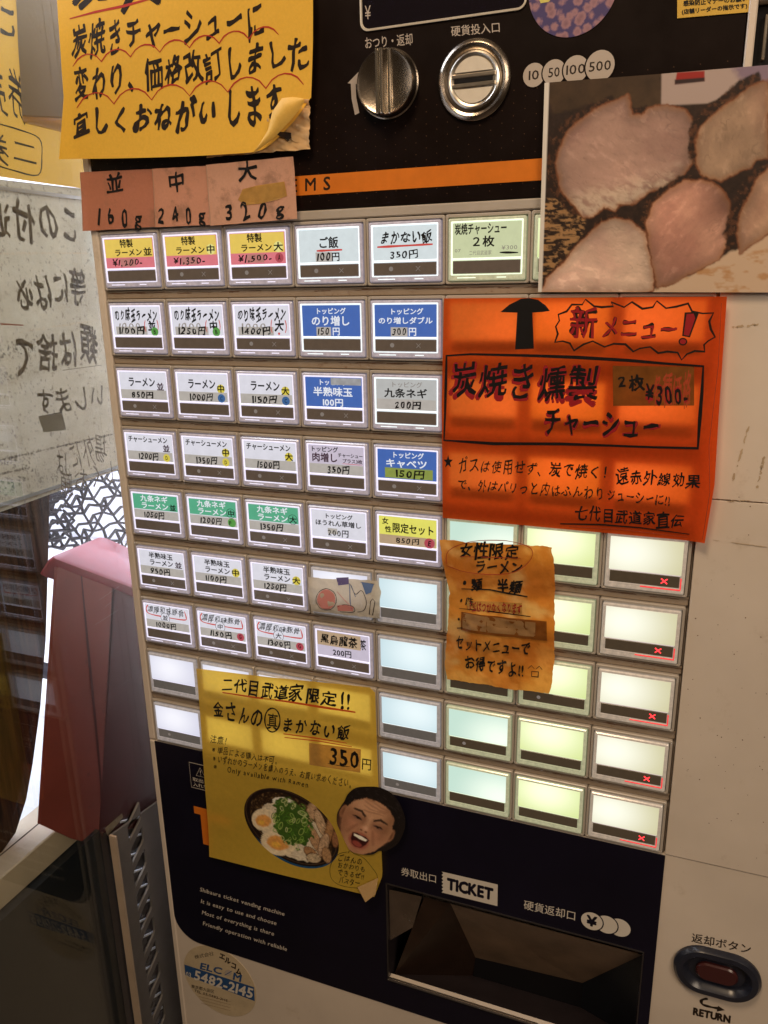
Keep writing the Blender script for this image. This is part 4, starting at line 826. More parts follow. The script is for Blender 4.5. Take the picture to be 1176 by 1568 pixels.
def paint_bowl(X, Y):
    n1 = fbm(X, Y, .5, 1); n2 = fbm(X, Y, 1.4, 2); C = np.zeros((len(X), 3)) + np.array([.022, .014, .012])
    C = over(C, sst(sdpoly(pxell(555, 905, 245, 150, 34), X, Y), .4), (.02, .10, .22)); C = over(C, sst(sdpoly(bowl, X, Y), .35), (.022, .012, .010))
    C = over(C, sst(np.abs(sdpoly(pxell(542, 868, 256, 148, 34), X, Y)) - .15, .3), (.16, .10, .06))
    C = over(C, sst(sdpoly(inner, X, Y), .4), (.035, .018, .010))
    C = over(C, sst(sdpoly(pxell(545, 895, 195, 112, 36), X, Y) + (n1 - .5) * 3, .6), (.74, .66, .52)); C = over(C, np.clip((n2 - .55) * 5, 0, 1) * .5 * (sdpoly(inner, X, Y) < 0), (.40, .26, .12))
    C = over(C, sst(sdpoly(blob(500, 745, 55, 22, 8), X, Y) + (n2 - .5), .4), (.80, .78, .70))
    for cx, cy, rx, ry, an, col in ((640, 800, 26, 60, 20, (.62, .42, .26)), (690, 850, 22, 70, -20, (.70, .50, .32)), (735, 880, 20, 75, 10, (.50, .28, .13)), (660, 930, 24, 75, -25, (.60, .38, .22)), (705, 960, 24, 60, 15, (.66, .46, .30)), (640, 1000, 40, 22, 40, (.48, .28, .14)), (720, 1010, 22, 40, -15, (.55, .34, .18)), (600, 830, 26, 36, 0, (.68, .50, .34)), (765, 930, 18, 40, 0, (.40, .2, .1)), (655, 1025, 36, 22, 10, (.70, .56, .38))):
        d = sdpoly(blob(cx, cy, rx, ry, an), X, Y) + (n2 - .5) * 1.2; C = over(C, sst(d - .35, .4), (.10, .04, .015)); C = over(C, sst(d, .4), np.array(col)[None] * (.30 + 1.1 * n2)[:, None])
    for cx, cy, rx, ry, an in ((405, 835, 62, 56, 10), (480, 945, 92, 66, 14)):
        d = sdpoly(blob(cx, cy, rx, ry, an), X, Y) + (n1 - .5) * 1.0; C = over(C, sst(d, .45), (.84, .72, .52)); dy_ = sdpoly(blob(cx - 4, cy + 6, rx * .62, ry * .52, an), X, Y) + (n1 - .5) * 1.6; C = over(C, sst(dy_, 1.0), (.78, .40, .12)); C = over(C, sst(sdpoly(blob(cx - 14, cy + 14, rx * .26, ry * .2, an), X, Y), 1.2), (.85, .52, .10))
    rr = random.Random(3); reg = blob(545, 850, 86, 124, -28)
    C = over(C, sst(sdpoly(reg, X, Y) + (fbm(X, Y, .35, 77) - .5) * 9, .6), (.07, .15, .025))
    for k in range(55):
        t = rr.uniform(0, 6.28); q = math.sqrt(rr.random()); a_ = math.radians(-28); ux, uy = 92 * q * math.cos(t), 128 * q * math.sin(t)
        cx, cy = 545 + ux * math.cos(a_) - uy * math.sin(a_), 850 + ux * math.sin(a_) + uy * math.cos(a_); s_ = rr.uniform(10, 19); an = rr.uniform(0, 180)
        d = sdpoly(pxell(cx, cy, s_, s_ * rr.uniform(.35, .75), an, 14), X, Y); g_ = rr.choice([(.22, .40, .07), (.10, .24, .03), (.36, .50, .14), (.05, .14, .02), (.55, .62, .30)])
        C = over(C, sst(np.abs(d) - .22, .25), g_)
    C *= (.72 + .5 * fbm(X, Y, .9, 88))[:, None]; C = C ** 1.12; return C
def printsheet(name, outline, n, paint, zz, material, parent, **k):
    """a flat print cut to an outline: grid clipped to the outline polygon"""
    P = np.array(outline); c = P.mean(0); rings = n; m = 160; T = np.linspace(0, len(P), m, endpoint=False); V = [c]
    for r_ in range(1, rings + 1):
        for t in T: i = int(t) % len(P); f = t - int(t); q = P[i] * (1 - f) + P[(i + 1) % len(P)] * f; V.append(c + (q - c) * r_ / rings)
    V = np.array(V); mb = MB(); mb.v = [(x, y, zz(x, y)) for x, y in V]
    mb.f = [(0, 1 + i, 1 + (i + 1) % m) for i in range(m)] + [(1 + (r_ - 1) * m + i, 1 + r_ * m + i, 1 + r_ * m + (i + 1) % m, 1 + (r_ - 1) * m + (i + 1) % m) for r_ in range(1, rings) for i in range(m)]; mb.m = [0] * len(mb.f)
    o = mb.build(name, material, parent, **k); C = paint(V[:, 0], V[:, 1]); a = o.data.color_attributes.new('Col', 'FLOAT_COLOR', 'POINT')
    a.data.foreach_set('color', np.concatenate([np.clip(C, 0, 1), np.ones((len(C), 1))], 1).ravel()); return o
m_print = mat('glossy_print', rough=.3, attr=True, coat=.4, noise=(1500, .05))
printsheet('bowl_picture', smoothpts(pxell(544, 876, 266, 160, 34, 30), 3, True), 110, paint_bowl, lambda x, y: zy - d_yl(x, y) - .04, m_print, yl, label='picture of a rice bowl with egg, pork and green onion')
# cut-out photo of a laughing head
H = [(812, 735), (830, 700), (870, 668), (930, 662), (990, 668), (1050, 700), (1095, 760), (1116, 830), (1108, 890), (1075, 950), (1020, 985), (985, 985), (950, 1002), (900, 1000), (845, 985), (820, 950), (795, 895), (775, 850), (775, 800), (795, 760)]
zf_ = zy - 1.0
def rotp(pts, cx=932, cy=835, a=27):
    a = math.radians(a); return [oy_(cx + x * math.cos(a) - y * math.sin(a), cy + x * math.sin(a) + y * math.cos(a)) for x, y in pts]
def fell(cx, cy, rx, ry, an=0, n=24):
    a = math.radians(an); return rotp([(cx + rx * math.cos(t) * math.cos(a) - ry * math.sin(t) * math.sin(a), cy + rx * math.cos(t) * math.sin(a) + ry * math.sin(t) * math.cos(a)) for t in np.linspace(0, 2 * math.pi, n)[:-1]])
def paint_face(X, Y):
    n1 = fbm(X, Y, .4, 5); n2 = fbm(X, Y, 2.5, 6); C = np.zeros((len(X), 3)) + np.array([.02, .014, .012]); C *= (.5 + 1.2 * n2)[:, None]
    S = lambda pts, w=.5, o=0.: sst(sdpoly(pts, X, Y) + o + (n1 - .5) * .5, w * 1.5)
    sk = rotp([(-128, -52), (-100, -92), (-40, -118), (30, -122), (90, -100), (122, -60), (130, 0), (126, 60), (96, 120), (52, 160), (0, 176), (-48, 164), (-94, 122), (-122, 60), (-132, 0)])
    C = over(C, S(fell(-134, 12, 17, 34)), (.40, .19, .10)); C = over(C, S(fell(134, 16, 15, 34)), (.42, .20, .11)); C = over(C, S(fell(-134, 14, 8, 20), 1), (.24, .10, .05)); C = over(C, S(fell(135, 16, 7, 20), 1), (.24, .10, .05))
    C = over(C, S(sk, .5, (n1 - .5) * .6), (.52, .27, .15))
    for cx, cy, rx, ry, an, w, col, am in ((-20, -60, 70, 30, 0, 5, (.66, .38, .23), .8), (50, -20, 40, 30, 0, 5, (.6, .34, .2), .4), (-75, 45, 34, 26, 0, 5, (.60, .27, .16), .9), (72, 48, 34, 26, 0, 5, (.60, .27, .16), .9), (0, 150, 50, 18, 0, 3, (.56, .28, .17), .8),
            (100, -30, 20, 90, 8, 5, (.30, .14, .07), .8), (-110, 60, 22, 70, -8, 5, (.34, .15, .08), .8), (-52, 6, 40, 16, 0, 3.5, (.32, .14, .08), .8), (52, 6, 40, 16, 0, 3.5, (.32, .14, .08), .8), (-24, 28, 6, 36, 8, 2, (.36, .17, .09), .7), (5, 10, 9, 36, 0, 2, (.68, .40, .25), .7),
            (0, 44, 26, 15, 0, 2, (.60, .30, .18), .9), (4, 38, 10, 8, 0, 1.5, (.75, .48, .33), .7), (-13, 54, 6, 4, 0, .6, (.13, .04, .02), .9), (13, 54, 6, 4, 0, .6, (.13, .04, .02), .9), (-58, 66, 5, 34, 28, 1.5, (.33, .14, .08), .8), (58, 66, 5, 34, -28, 1.5, (.33, .14, .08), .8)):
        C = over(C, S(fell(cx, cy, rx, ry, an), w) * am, col)
    for k, yy in enumerate((-94, -80, -66, -50)): C = over(C, S(rotp([(x, yy + 7 * math.sin(x * .035 + k) + dy_) for x, dy_ in [(-70 + 8 * k, 0), (-20, 0), (30, 0), (74 - 6 * k, 0), (74 - 6 * k, 3), (30, 4), (-20, 4), (-70 + 8 * k, 3)]]), .8) * .65, (.33, .15, .08))
    for sg in (-1, 1):
        C = over(C, S(rotp([(sg * 22, -18), (sg * 50, -36), (sg * 92, -30), (sg * 94, -22), (sg * 52, -24), (sg * 24, -8)]), .5, (n2 - .5) * .6) * .9, (.045, .025, .02))
        C = over(C, S(fell(sg * 56, 8, 25, 6.5, sg * 6), .5), (.30, .15, .11)); C = over(C, S(rotp([(sg * 30, 11), (sg * 45, 2), (sg * 70, 0), (sg * 86, 8), (sg * 70, 7), (sg * 45, 9)]), .4), (.03, .015, .012)); C = over(C, S(fell(sg * 56, 8, 6.5, 5), .4), (.015, .01, .01))
    mo = rotp([(-46, 84), (-24, 76), (0, 79), (24, 76), (46, 84), (42, 112), (24, 136), (0, 143), (-24, 136), (-42, 112)])
    C = over(C, S(fell(0, 108, 54, 42), 1.3) * .9, (.46, .13, .09)); C = over(C, S(mo, .45), (.07, .012, .012)); C = over(C, S(fell(0, 126, 26, 13), .8), (.42, .09, .07))
    C = over(C, S(rotp([(-38, 86), (0, 82), (38, 86), (32, 97), (0, 99), (-32, 97)]), .4), (.80, .72, .60)); C = over(C, S(fell(0, 158, 22, 5), 1.5) * .5, (.38, .17, .1))
    hair = rotp([(-150, -30), (-128, -20), (-112, -58), (-60, -100), (0, -108), (60, -100), (108, -68), (126, -18), (150, -10), (170, -120), (60, -210), (-90, -200), (-170, -110)])
    C = over(C, S(hair, .6, (fbm(X, Y, 1.2, 9) - .5) * 1.8), (.018, .013, .012)); C = over(C, S(hair, .5, 1) * np.clip((fbm(X * .5 + Y, Y * 1.5 - X, 1.1, 12) - .62) * 6, 0, 1) * .5, (.14, .12, .12))
    lum = C.mean(1)[:, None]; C = np.clip(C * (.55 + 1.25 * lum), 0, 1); C *= (.88 + .24 * n2)[:, None]; return C
printsheet('laughing_face_cutout', smoothpts([oy_(*p) for p in H], 4, True), 100, paint_face, lambda x, y: zf_ - .2 * math.sin(x * .2), m_print, None,
           label='cut-out photo of a laughing dark haired head stuck on the yellow notice', cat='cut-out photo')
# crumpled drawing paper over a button
zm = -1.6
def d_m(x, y): return 1.1 * math.sin((y - 168) / 19 * 3.1) + .8 * abs(fbm(np.array([x]), np.array([y]), .25, 31)[0] - .5) * 2
ms = sheet('doodle_paper', [(472, 884), (474, 905), (478, 936)], [(578, 890), (584, 905), (582, 946)], zm, d_m, paper('taped_white_paper', (.62, .56, .46), .3, coat=.6, rough=.3, bump=(90, .5, .001)), 34, 20, rag=.6,
           label='small crumpled white paper with coloured doodles taped over a button', cat='paper')
P = Print('doodle', ms, lambda x, y: zm - d_m(x, y) - .1); k4 = Z2(zm - .8, (440, 840), 3.735)
mi_ = mat('pink_felt_pen', (.60, .24, .22), .6); mv_ = mat('violet_felt_pen', (.12, .10, .26), .6); mb_ = mat('blue_felt_pen', (.10, .17, .36), .6)
P.poly([k4(225 + 52 * math.cos(t), 290 + 58 * math.sin(t)) for t in np.linspace(0, 6.1, 22)], mi_).line([k4(225 + 58 * math.cos(t), 290 + 62 * math.sin(t)) for t in np.linspace(0, 6.1, 22)], .3, 'kb', True)
P.poly([k4(*p) for p in [(275, 170), (345, 168), (350, 205), (290, 212)]], mv_).poly([k4(*p) for p in [(420, 195), (492, 205), (480, 250), (450, 262)]], mb_).line([k4(*p) for p in [(415, 195), (495, 206)]], .5, 'kb')
P.line([k4(*p) for p in [(290, 330), (330, 318), (380, 330), (380, 362), (300, 360)]], .3, 'kb', False, 4).poly([k4(*p) for p in [(286, 325), (330, 316), (382, 332), (376, 358), (290, 356)]], mi_)
P.line([k4(*p) for p in [(360, 205), (390, 260), (425, 240), (455, 300), (440, 350), (400, 362)]], .3, 'kb', False, 4).line([k4(*p) for p in [(355, 200), (362, 300), (368, 345)]], .5, mb_).line([k4(*p) for p in [(285, 245), (330, 290), (365, 325)]], .4, mi_)
P.line([k4(*p) for p in [(365, 210), (392, 275)]], .6, mb_).line([k4(*p) for p in [(490, 285), (505, 300), (488, 380), (470, 375), (478, 300)]], .35, 'kb', True)
# round service sticker
s9 = Z2(1.3, (220, 1260), 3.095); ec = s9(358, 752); rE = 27.3
el = MB().loft([(circ(*ec, rE, 64), 1.68), (circ(*ec, rE, 64), 1.5)]).build('service_sticker', mat('gold_foil_sticker', (.66, .54, .36), .38, .25, noise=(80, .12), dirt=(200, .62, (.3, .22, .12), .4)), None, label='round gold service company sticker with a blue phone number band', cat='sticker')
P = Print('sticker_print', el, 1.5)
hb = lambda yy: math.sqrt(max(0, rE ** 2 - (yy - ec[1]) ** 2)) - .2
tA, tB = s9(192, 672), s9(522, 780); lA, lB = s9(196, 722), s9(526, 846)
def cl(p):
    d = np.array(p) - np.array(ec); r_ = np.linalg.norm(d); return tuple(np.array(ec) + d * min(1, (rE - .2) / r_))
P.poly([cl(tA), cl(tB), cl(lB), cl(lA)], 'bk')
P.q('株式会社', s9(238, 628), s9(330, 608), s9(242, 648), 'kb', .0)
for s, x, y in (('エ', 360, 612), ('ル', 386, 632), ('コ', 414, 656), ('ム', 438, 684)): P.q(s, s9(x, y), s9(x + 28, y + 12), s9(x - 4, y + 30), 'kb', .05)
P.q('ELC', s9(270, 662), s9(376, 690), s9(264, 692), 'bk', .03).q('M', s9(426, 708), s9(468, 722), s9(420, 742), 'bk', .03).poly([s9(400 + 17 * math.cos(t), 712 + 14 * math.sin(t)) for t in np.linspace(0, 6.1, 18)], 'gr').line([s9(384, 722), s9(402, 712), s9(418, 702)], .6, 'bk')
P.q('5482-2145', s9(242, 697), s9(524, 788), s9(236, 742), 'w', .03).q('03', s9(200, 704), s9(226, 712), s9(198, 728), 'w', .01)
P.q('東京都大田区', s9(225, 765), s9(335, 792), s9(225, 782), 'kb', -.004).q('TEL 03-5482-2145', s9(240, 788), s9(400, 838), s9(238, 799), 'kb', 0)
for k in range(4): P.line([s9(255 + 6 * k, 806 + 16 * k), s9(412, 848 + 14 * k)], .28, INK['gh'])
# purple flowered sticker and yellow notice sticker near the top
mp = bpy.data.materials.new('purple_floral_print'); mp.use_nodes = True; nt = mp.node_tree; N = nt.nodes
tc = N.new('ShaderNodeTexCoord'); vo = N.new('ShaderNodeTexVoronoi'); vo.inputs['Scale'].default_value = 290; rp_ = N.new('ShaderNodeValToRGB')
nz = N.new('ShaderNodeTexNoise'); nz.inputs['Scale'].default_value = 900; vm = N.new('ShaderNodeVectorMath'); vm.operation = 'MULTIPLY_ADD'; vm.inputs[1].default_value = (.0012, .0012, .0012)
nt.links.new(tc.outputs['Object'], nz.inputs['Vector']); nt.links.new(nz.outputs['Color'], vm.inputs[0]); nt.links.new(tc.outputs['Object'], vm.inputs[2]); nt.links.new(vm.outputs[0], vo.inputs['Vector'])
nt.links.new(vo.outputs['Distance'], rp_.inputs[0])
cr = rp_.color_ramp; cr.elements[0].color = (.20, .10, .13, 1); cr.elements[0].position = .12; cr.elements[1].color = (.05, .035, .13, 1); cr.elements[1].position = .62
e_ = cr.elements.new(.42); e_.color = (.30, .16, .19, 1)
nt.links.new(rp_.outputs[0], N['Principled BSDF'].inputs['Base Color']); N['Principled BSDF'].inputs['Roughness'].default_value = .5
ps = MB().loft([(circ(227, -78.3, 16.3, 60), 1.5), (circ(227, -78.3, 16.3, 60), 1.25)]).build('floral_sticker', mp, None, label='round purple floral sticker on the dark panel above the coin values', cat='sticker')
P = Print('yellow_patch', ps, 1.2); P.poly([pz(*p, 1.2) for p in [(826, 0), (846, -4), (840, 3), (828, 5)]], mat('pale_yellow_print', (.55, .50, .12), .5))
ys = MB().prism([pz(*p, 1.2) for p in [(1037, 28), (1151, 18), (1151, -60), (1037, -50)]][::-1], 1.15, 1.5).build('yellow_sticker', mat('yellow_sticker_film', (.60, .38, .06), .4, noise=(100, .08)), None, label='small yellow rectangular sticker with black text at the panel top', cat='sticker')
P = Print('sticker_print', ys, 1.1); y9 = Z2(1.1, (960, 0), 5.444)
P.q('感染防止マナーのお願い', y9(468, 4), y9(1005, -38), y9(470, 52), 'k', .03).q('(店舗リーダーの指示です)', y9(455, 78), y9(1004, 24), y9(458, 120), 'k', .03)

# ================================================================== THE GLASS SIDE ON THE LEFT, AND WHAT STANDS BEHIND IT
XG = -37.
def glassmat():
    m = bpy.data.materials.new('window_glass'); m.use_nodes = True; nt = m.node_tree; N = nt.nodes; L = nt.links; N.remove(N['Principled BSDF'])
    t = N.new('ShaderNodeBsdfTransparent'); g = N.new('ShaderNodeBsdfGlossy'); g.inputs['Roughness'].default_value = 0; f = N.new('ShaderNodeFresnel'); f.inputs[0].default_value = 1.6; x = N.new('ShaderNodeMixShader')
    t.inputs[0].default_value = (.93, .95, .94, 1); g.inputs[0].default_value = (1, 1, 1, 1)
    ge = N.new('ShaderNodeNewGeometry'); mr = N.new('ShaderNodeMapRange'); mr.inputs[3].default_value = 1.5; mr.inputs[4].default_value = 1 / 1.5; L.new(ge.outputs['Backfacing'], mr.inputs[0]); L.new(mr.outputs[0], f.inputs[0])
    L.new(f.outputs[0], x.inputs[0]); L.new(t.outputs[0], x.inputs[1]); L.new(g.outputs[0], x.inputs[2]); L.new(x.outputs[0], N['Material Output'].inputs[0]); return m
def xbox(mb, X0, y0, z0, X1, y1, z1, mi=0): return mb.box(X0, y0, z0, X1, y1, z1, mi)
gp = MB().box(XG - 3, -260, -620, XG, 620, 74).build('glass_pane', glassmat(), None, label='large clear glass pane standing left of the machine', cat='glass pane')
pc = Print('scratches', gp, 0, frame=lambda y, zz, h: (XG + .02 + h, y, zz))
for A, B_ in (((150, 920), (182, 898)), ((145, 957), (181, 934)), ((160, 930), (170, 922)), ((40, 640), (50, 632))): pc.line([pX(*A, XG), pX(*B_, XG)], .18, 'gr')
# papers on the far face of the glass
XS = XG - 3.6
gpx = lambda x, y, X=XS: pX(x, y, X)
def glass_sheet(name, TL, TR, BR, BL, X, m, nu, nv, paint=None, **k):
    c = [np.array(gpx(*p, X)) for p in (TL, TR, BR, BL)]; mb = MB(); vv = []; pp = []
    for j in range(nv):
        for i in range(nu):
            u, v = i / (nu - 1), j / (nv - 1); q = (c[0] * (1 - u) + c[1] * u) * (1 - v) + (c[3] * (1 - u) + c[2] * u) * v; vv.append((X - .15 * math.sin(q[0] * .2 + q[1] * .1), q[0], q[1])); pp.append(q)
    mb.v = vv; mb.f = [(j * nu + i, j * nu + i + 1, (j + 1) * nu + i + 1, (j + 1) * nu + i) for j in range(nv - 1) for i in range(nu - 1)]; mb.m = [0] * len(mb.f)
    o = mb.build(name, m, None, **k)
    if paint is not None:
        pp = np.array(pp); C = paint(pp[:, 1], pp[:, 0]); a = o.data.color_attributes.new('Col', 'FLOAT_COLOR', 'POINT'); a.data.foreach_set('color', np.concatenate([np.clip(C, 0, 1), np.ones((len(C), 1))], 1).ravel())
    return o
def paint_old(Zc, Y):
    n = fbm(Zc, Y, .06, 1); n2 = fbm(Zc, Y, .25, 2); n3 = fbm(Zc, Y, 1.1, 3); C = np.zeros((len(Y), 3)) + np.array([.37, .31, .21]); C *= (.82 + .3 * n)[:, None]
    C = over(C, np.clip((n2 - .55) * 4, 0, 1) * .35, (.40, .36, .26))
    P = lambda *pts: [tuple(np.array(gpx(*p))[::-1]) for p in pts]
    C = over(C, sst(sdpoly(P((0, 620), (60, 560), (100, 640), (110, 720), (0, 790)), Zc, Y) + (n2 - .5) * 8, 6) * .5, (.36, .31, .23))
    C = over(C, sst(sdpoly(P((128, 285), (170, 290), (170, 420), (140, 400)), Zc, Y), 8) * .4, (.44, .47, .40))
    dk = np.clip((n3 - .54) * 9, 0, 1) * np.clip((n2 - .38) * 5, 0, 1)
    C = over(C, np.clip((fbm(Zc, Y, .7, 14) - .66) * 9, 0, 1) * .7, (.12, .09, .06))
    C = over(C, np.clip((fbm(Zc * .3, Y, .12, 17) - .5) * 5, 0, 1) * .35, (.27, .22, .14))
    for reg, am in ((P((0, 518), (60, 510), (50, 570), (0, 590)), .9), (P((-5, 700), (60, 690), (55, 740), (0, 770)), .8), (P((45, 720), (110, 710), (110, 760), (40, 770)), .6), (P((0, 285), (50, 290), (45, 330), (0, 330)), .5)):
        C = over(C, sst(sdpoly(reg, Zc, Y) + (n2 - .5) * 6, 5) * dk * am, (.05, .04, .03))
    for A, B_, w, am in (((-10, 707), (172, 665), .5, 1.), ((-10, 728), (46, 716), .5, .9), ((0, 286), (46, 300), .35, .7), ((32, 508), (150, 490), .3, .35), ((0, 388), (135, 388), .3, .5)):
        a_, b_ = P(A, B_); a_ = np.array(a_); b_ = np.array(b_); e = b_ - a_; t = np.clip(((Zc - a_[0]) * e[0] + (Y - a_[1]) * e[1]) / (e @ e), 0, 1); d = np.hypot(Zc - a_[0] - t * e[0], Y - a_[1] - t * e[1])
        C = over(C, sst(d - w * (.4 + n3), .3) * am * np.clip((n3 - .25) * 3, 0, 1), (.07, .05, .035) if am > .6 else (.40, .25, .12))
    return C
ol = glass_sheet('old_notice', (-60, 268), (190, 296), (190, 716), (-60, 806), XS, paper('weathered_white_paper', (.5, .45, .36), .5, attr=True), 200, 260, paint_old,
                 label='weathered grey notice seen from behind through the glass with reversed brush writing', cat='paper notice')
P = Print('reversed_writing', ol, 0, frame=lambda y, zz, h: (XS + .25 + h, y, zz))
G = lambda x, y: gpx(x, y, XS)
for s, TL, TR, BL, b_, h_ in (('この付近', (122, 318), (-22, 302), (122, 372), .028, .9), ('等には必', (130, 408), (20, 424), (132, 462), .028, .9), ('類は捨て', (150, 498), (18, 520), (150, 552), .028, .9), ('いします', (160, 580), (52, 590), (162, 626), .016, .9), ('場外には', (162, 660), (82, 688), (164, 702), .002, 1.), ('しくお願', (176, 702), (88, 724), (178, 738), .002, 1.)):
    P.q(s, G(*TL), G(*TR), G(*BL), 'gy', b_, h_)
P.poly([G(*p) for p in [(58, 638), (94, 631), (100, 658), (66, 662)]], mat('grey_tape', (.26, .23, .16), .6)).line([G(*p) for p in [(58, 638), (94, 631), (100, 658)]], .3, 'kb').line([G(95, 567), G(155, 559)], .5, 'gy').line([G(0, 496), (G(35, 498))], 1.2, mat('pale_red_marker', (.45, .16, .1), .6))
yo = glass_sheet('yellow_notice', (-60, -40), (190, -40), (190, 298), (-60, 262), XS - 1.2, paper('yellow_paper_on_glass', (.62, .35, .05), .28, dirt=(30, .64, (.6, .34, .03), .3)), 12, 12,
                 label='yellow notice behind the glass with reversed dark writing at the far left', cat='paper notice')
P = Print('reversed_writing', yo, 0, frame=lambda y, zz, h: (XS - .9 + h, y, zz))
P.q('この', (G(30, 8)), G(-40, 0), G(30, 56), 'kb', .03, .8).q('券売機', G(42, 98), G(-60, 80), G(44, 190), 'kb', .0, .9).q('二券', G(62, 212), G(-30, 200), G(62, 258), 'kb', .0, .8)
P.line([G(*p) for p in [(-5, 188), (30, 198), (62, 212), (66, 240), (60, 268), (20, 260), (-5, 252)]], .7, 'kb', False, 4)
gs = glass_sheet('grey_paper', (22, -40), (110, -40), (118, 182), (34, 178), XS + .45, paper('grey_brown_paper', (.24, .17, .085), .12, dirt=(60, .6, (.25, .17, .08), .4)), 12, 12,
                 label='grey brown paper strip with a rolled bottom edge beside the yellow sign', cat='paper')
ro = MB(); A = np.array(G(36, 183)); B_ = np.array(G(100, 192))
ro.add([(XS + .9 + (1.6 + 1.2 * t) * math.cos(a_), (A[0] + (B_[0] - A[0]) * t) + (1.8 + 2.2 * t) * math.sin(a_), A[1] + (B_[1] - A[1]) * t) for t in np.linspace(0, 1, 6) for a_ in np.linspace(0, 5.2, 14)], [(k * 14 + i, k * 14 + i + 1, (k + 1) * 14 + i + 1, (k + 1) * 14 + i) for k in range(5) for i in range(13)])
ro.build('rolled_edge', paper('amber_film', (.55, .34, .08), .4, coat=.8, rough=.2), gs, smooth=True)
ss = MB().box(XS - 1.0, -23.4, -200, XS + .3, -21.6, 74).build('aluminium_strip', mat('bright_aluminium', (.75, .76, .8), .25, .6), None, label='thin bright aluminium strip between the yellow and the grey notice', cat='metal strip')
bs = MB().box(XS - .8, 128.6, -200, XS + .3, 130.4, 74).build('clear_plastic_strip', mat('clear_plastic_edge', (.42, .45, .5), .2, coat=.5), None, label='clear plastic strip along the bottom of the grey notice', cat='plastic strip')
# wooden board hanging behind the glass
XW = -62.; w_ = lambda x, y: pX(x, y, XW)
wb = [w_(*p) for p in [(-150, 760), (76, 745), (74, 850), (70, 980), (62, 1080), (50, 1170), (40, 1225), (24, 1275), (2, 1306), (-60, 1350), (-150, 1380)]]
mw = mat('dark_stained_wood', (.075, .034, .015), .55, spec=.2, noise=(40, .5), bump=(300, .4, .0005))
nt = mw.node_tree; wv = nt.nodes.new('ShaderNodeTexNoise'); mp_ = nt.nodes.new('ShaderNodeMapping'); tc_ = nt.nodes.new('ShaderNodeTexCoord'); mp_.inputs['Scale'].default_value = (1, 400, 25); wv.inputs['Scale'].default_value = 1; wv.inputs['Detail'].default_value = 6
nt.links.new(tc_.outputs['Object'], mp_.inputs[0]); nt.links.new(mp_.outputs[0], wv.inputs['Vector']); rmp = nt.nodes.new('ShaderNodeValToRGB'); rmp.color_ramp.elements[0].color = (.012, .006, .004, 1); rmp.color_ramp.elements[0].position = .35; rmp.color_ramp.elements[1].color = (.09, .04, .014, 1); rmp.color_ramp.elements[1].position = .72
nt.links.new(wv.outputs[0], rmp.inputs[0]); nt.links.new(rmp.outputs[0], nt.nodes['Principled BSDF'].inputs['Base Color'])
K = len(wb); mb = MB().add([(XW, y, zz) for y, zz in wb] + [(XW - 9, y, zz) for y, zz in wb], [tuple(range(K)), tuple(range(K, 2 * K))[::-1]] + [(i, (i + 1) % K, K + (i + 1) % K, K + i) for i in range(K)])
mb.build('wooden_board', mw, None, label='dark stained wooden board with a rounded lower corner behind the glass', cat='wooden board')
# the sill and everything on it
YS = 346.
A = pX(0, 1393, -42); sl = MB()
m_sill = mat('worn_cream_sill', (.58, .47, .34), .5, noise=(40, .12), dirt=(60, .60, (.35, .24, .14), .5), bump=(300, .3, .0005))
m_conc = mat('pale_ledge', (.70, .70, .74), .6, noise=(30, .08), dirt=(25, .62, (.5, .5, .55), .4))
sl.box(-74, 331, -620, -46.2, 349.5, -24, 0, 1.2)
so = sl.build('window_sill', m_sill, None, label='cream painted wooden sill running along the bottom of the glass', cat='window sill')
MB().box(-60.8, 330.8, -620, -60, 332, -24.2).build('sill_groove', m_seam, so)
MB().box(-560, 333, -620, -74.4, 349, 420).build('outside_ledge', m_conc, None, kind='structure')
MB().box(-560, 349.8, -620, XG - 3.5, 620, -14, 0).build('lower_wall', mat('dark_grey_green_wall', (.008, .013, .018), .35, noise=(6, .5)), None, kind='structure')
MB().box(-575, -400, -620, -562, 620, 420).build('far_wall', mat('white_outer_wall', (.78, .80, .86), .7, noise=(12, .08)), None, kind='structure')
MB().box(-560, -400, 424, 500, 620, 440).build('back_wall', mat('pale_back_wall', (.78, .78, .88), .8, noise=(12, .1)), None, kind='structure')
# stool
XL = -43.2
V3 = lambda px_, py_, X: np.array([X, *pX(px_, py_, X)])
c0 = V3(77, 850, XL); c1 = V3(188, 806, -170.); c2 = V3(190, 893, XL)
n1_ = (c1 - c0) / np.linalg.norm(c1 - c0); n2_ = (c2 - c0) / np.linalg.norm(c2 - c0); n3_ = np.cross(n1_, n2_); n3_ /= np.linalg.norm(n3_); n3_ *= np.sign(n3_[1])
stl = thing('stool', (c0[0], YS - 15, c0[2]), 'faded red plastic stool with tapered legs behind the glass', 'stool')
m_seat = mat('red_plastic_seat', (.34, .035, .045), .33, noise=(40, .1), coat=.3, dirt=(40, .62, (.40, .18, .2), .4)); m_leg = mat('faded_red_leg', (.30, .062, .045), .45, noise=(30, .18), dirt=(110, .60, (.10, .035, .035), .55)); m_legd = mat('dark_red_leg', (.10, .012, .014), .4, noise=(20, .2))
Wd = 150.
def pl3(a_, b_, dn): return tuple(c0 + n1_ * a_ + n2_ * b_ + n3_ * dn)
def slab(rect, dn, ins=0): return [pl3(a_, b_, dn) for a_, b_ in rrect(rect[0] + ins, rect[1] + ins, rect[2] - ins, rect[3] - ins, 7, 4)]
secs = [slab((0, 0, Wd, 96), 13, 1.2), slab((0, 0, Wd, 96), 4, 0), slab((0, 0, Wd, 96), 1.2, 1.), slab((0, 0, Wd, 96), 0, 4)]
mb = MB(); n_ = len(secs[0])
for s_ in secs: mb.v += [tuple(map(float, p)) for p in s_]
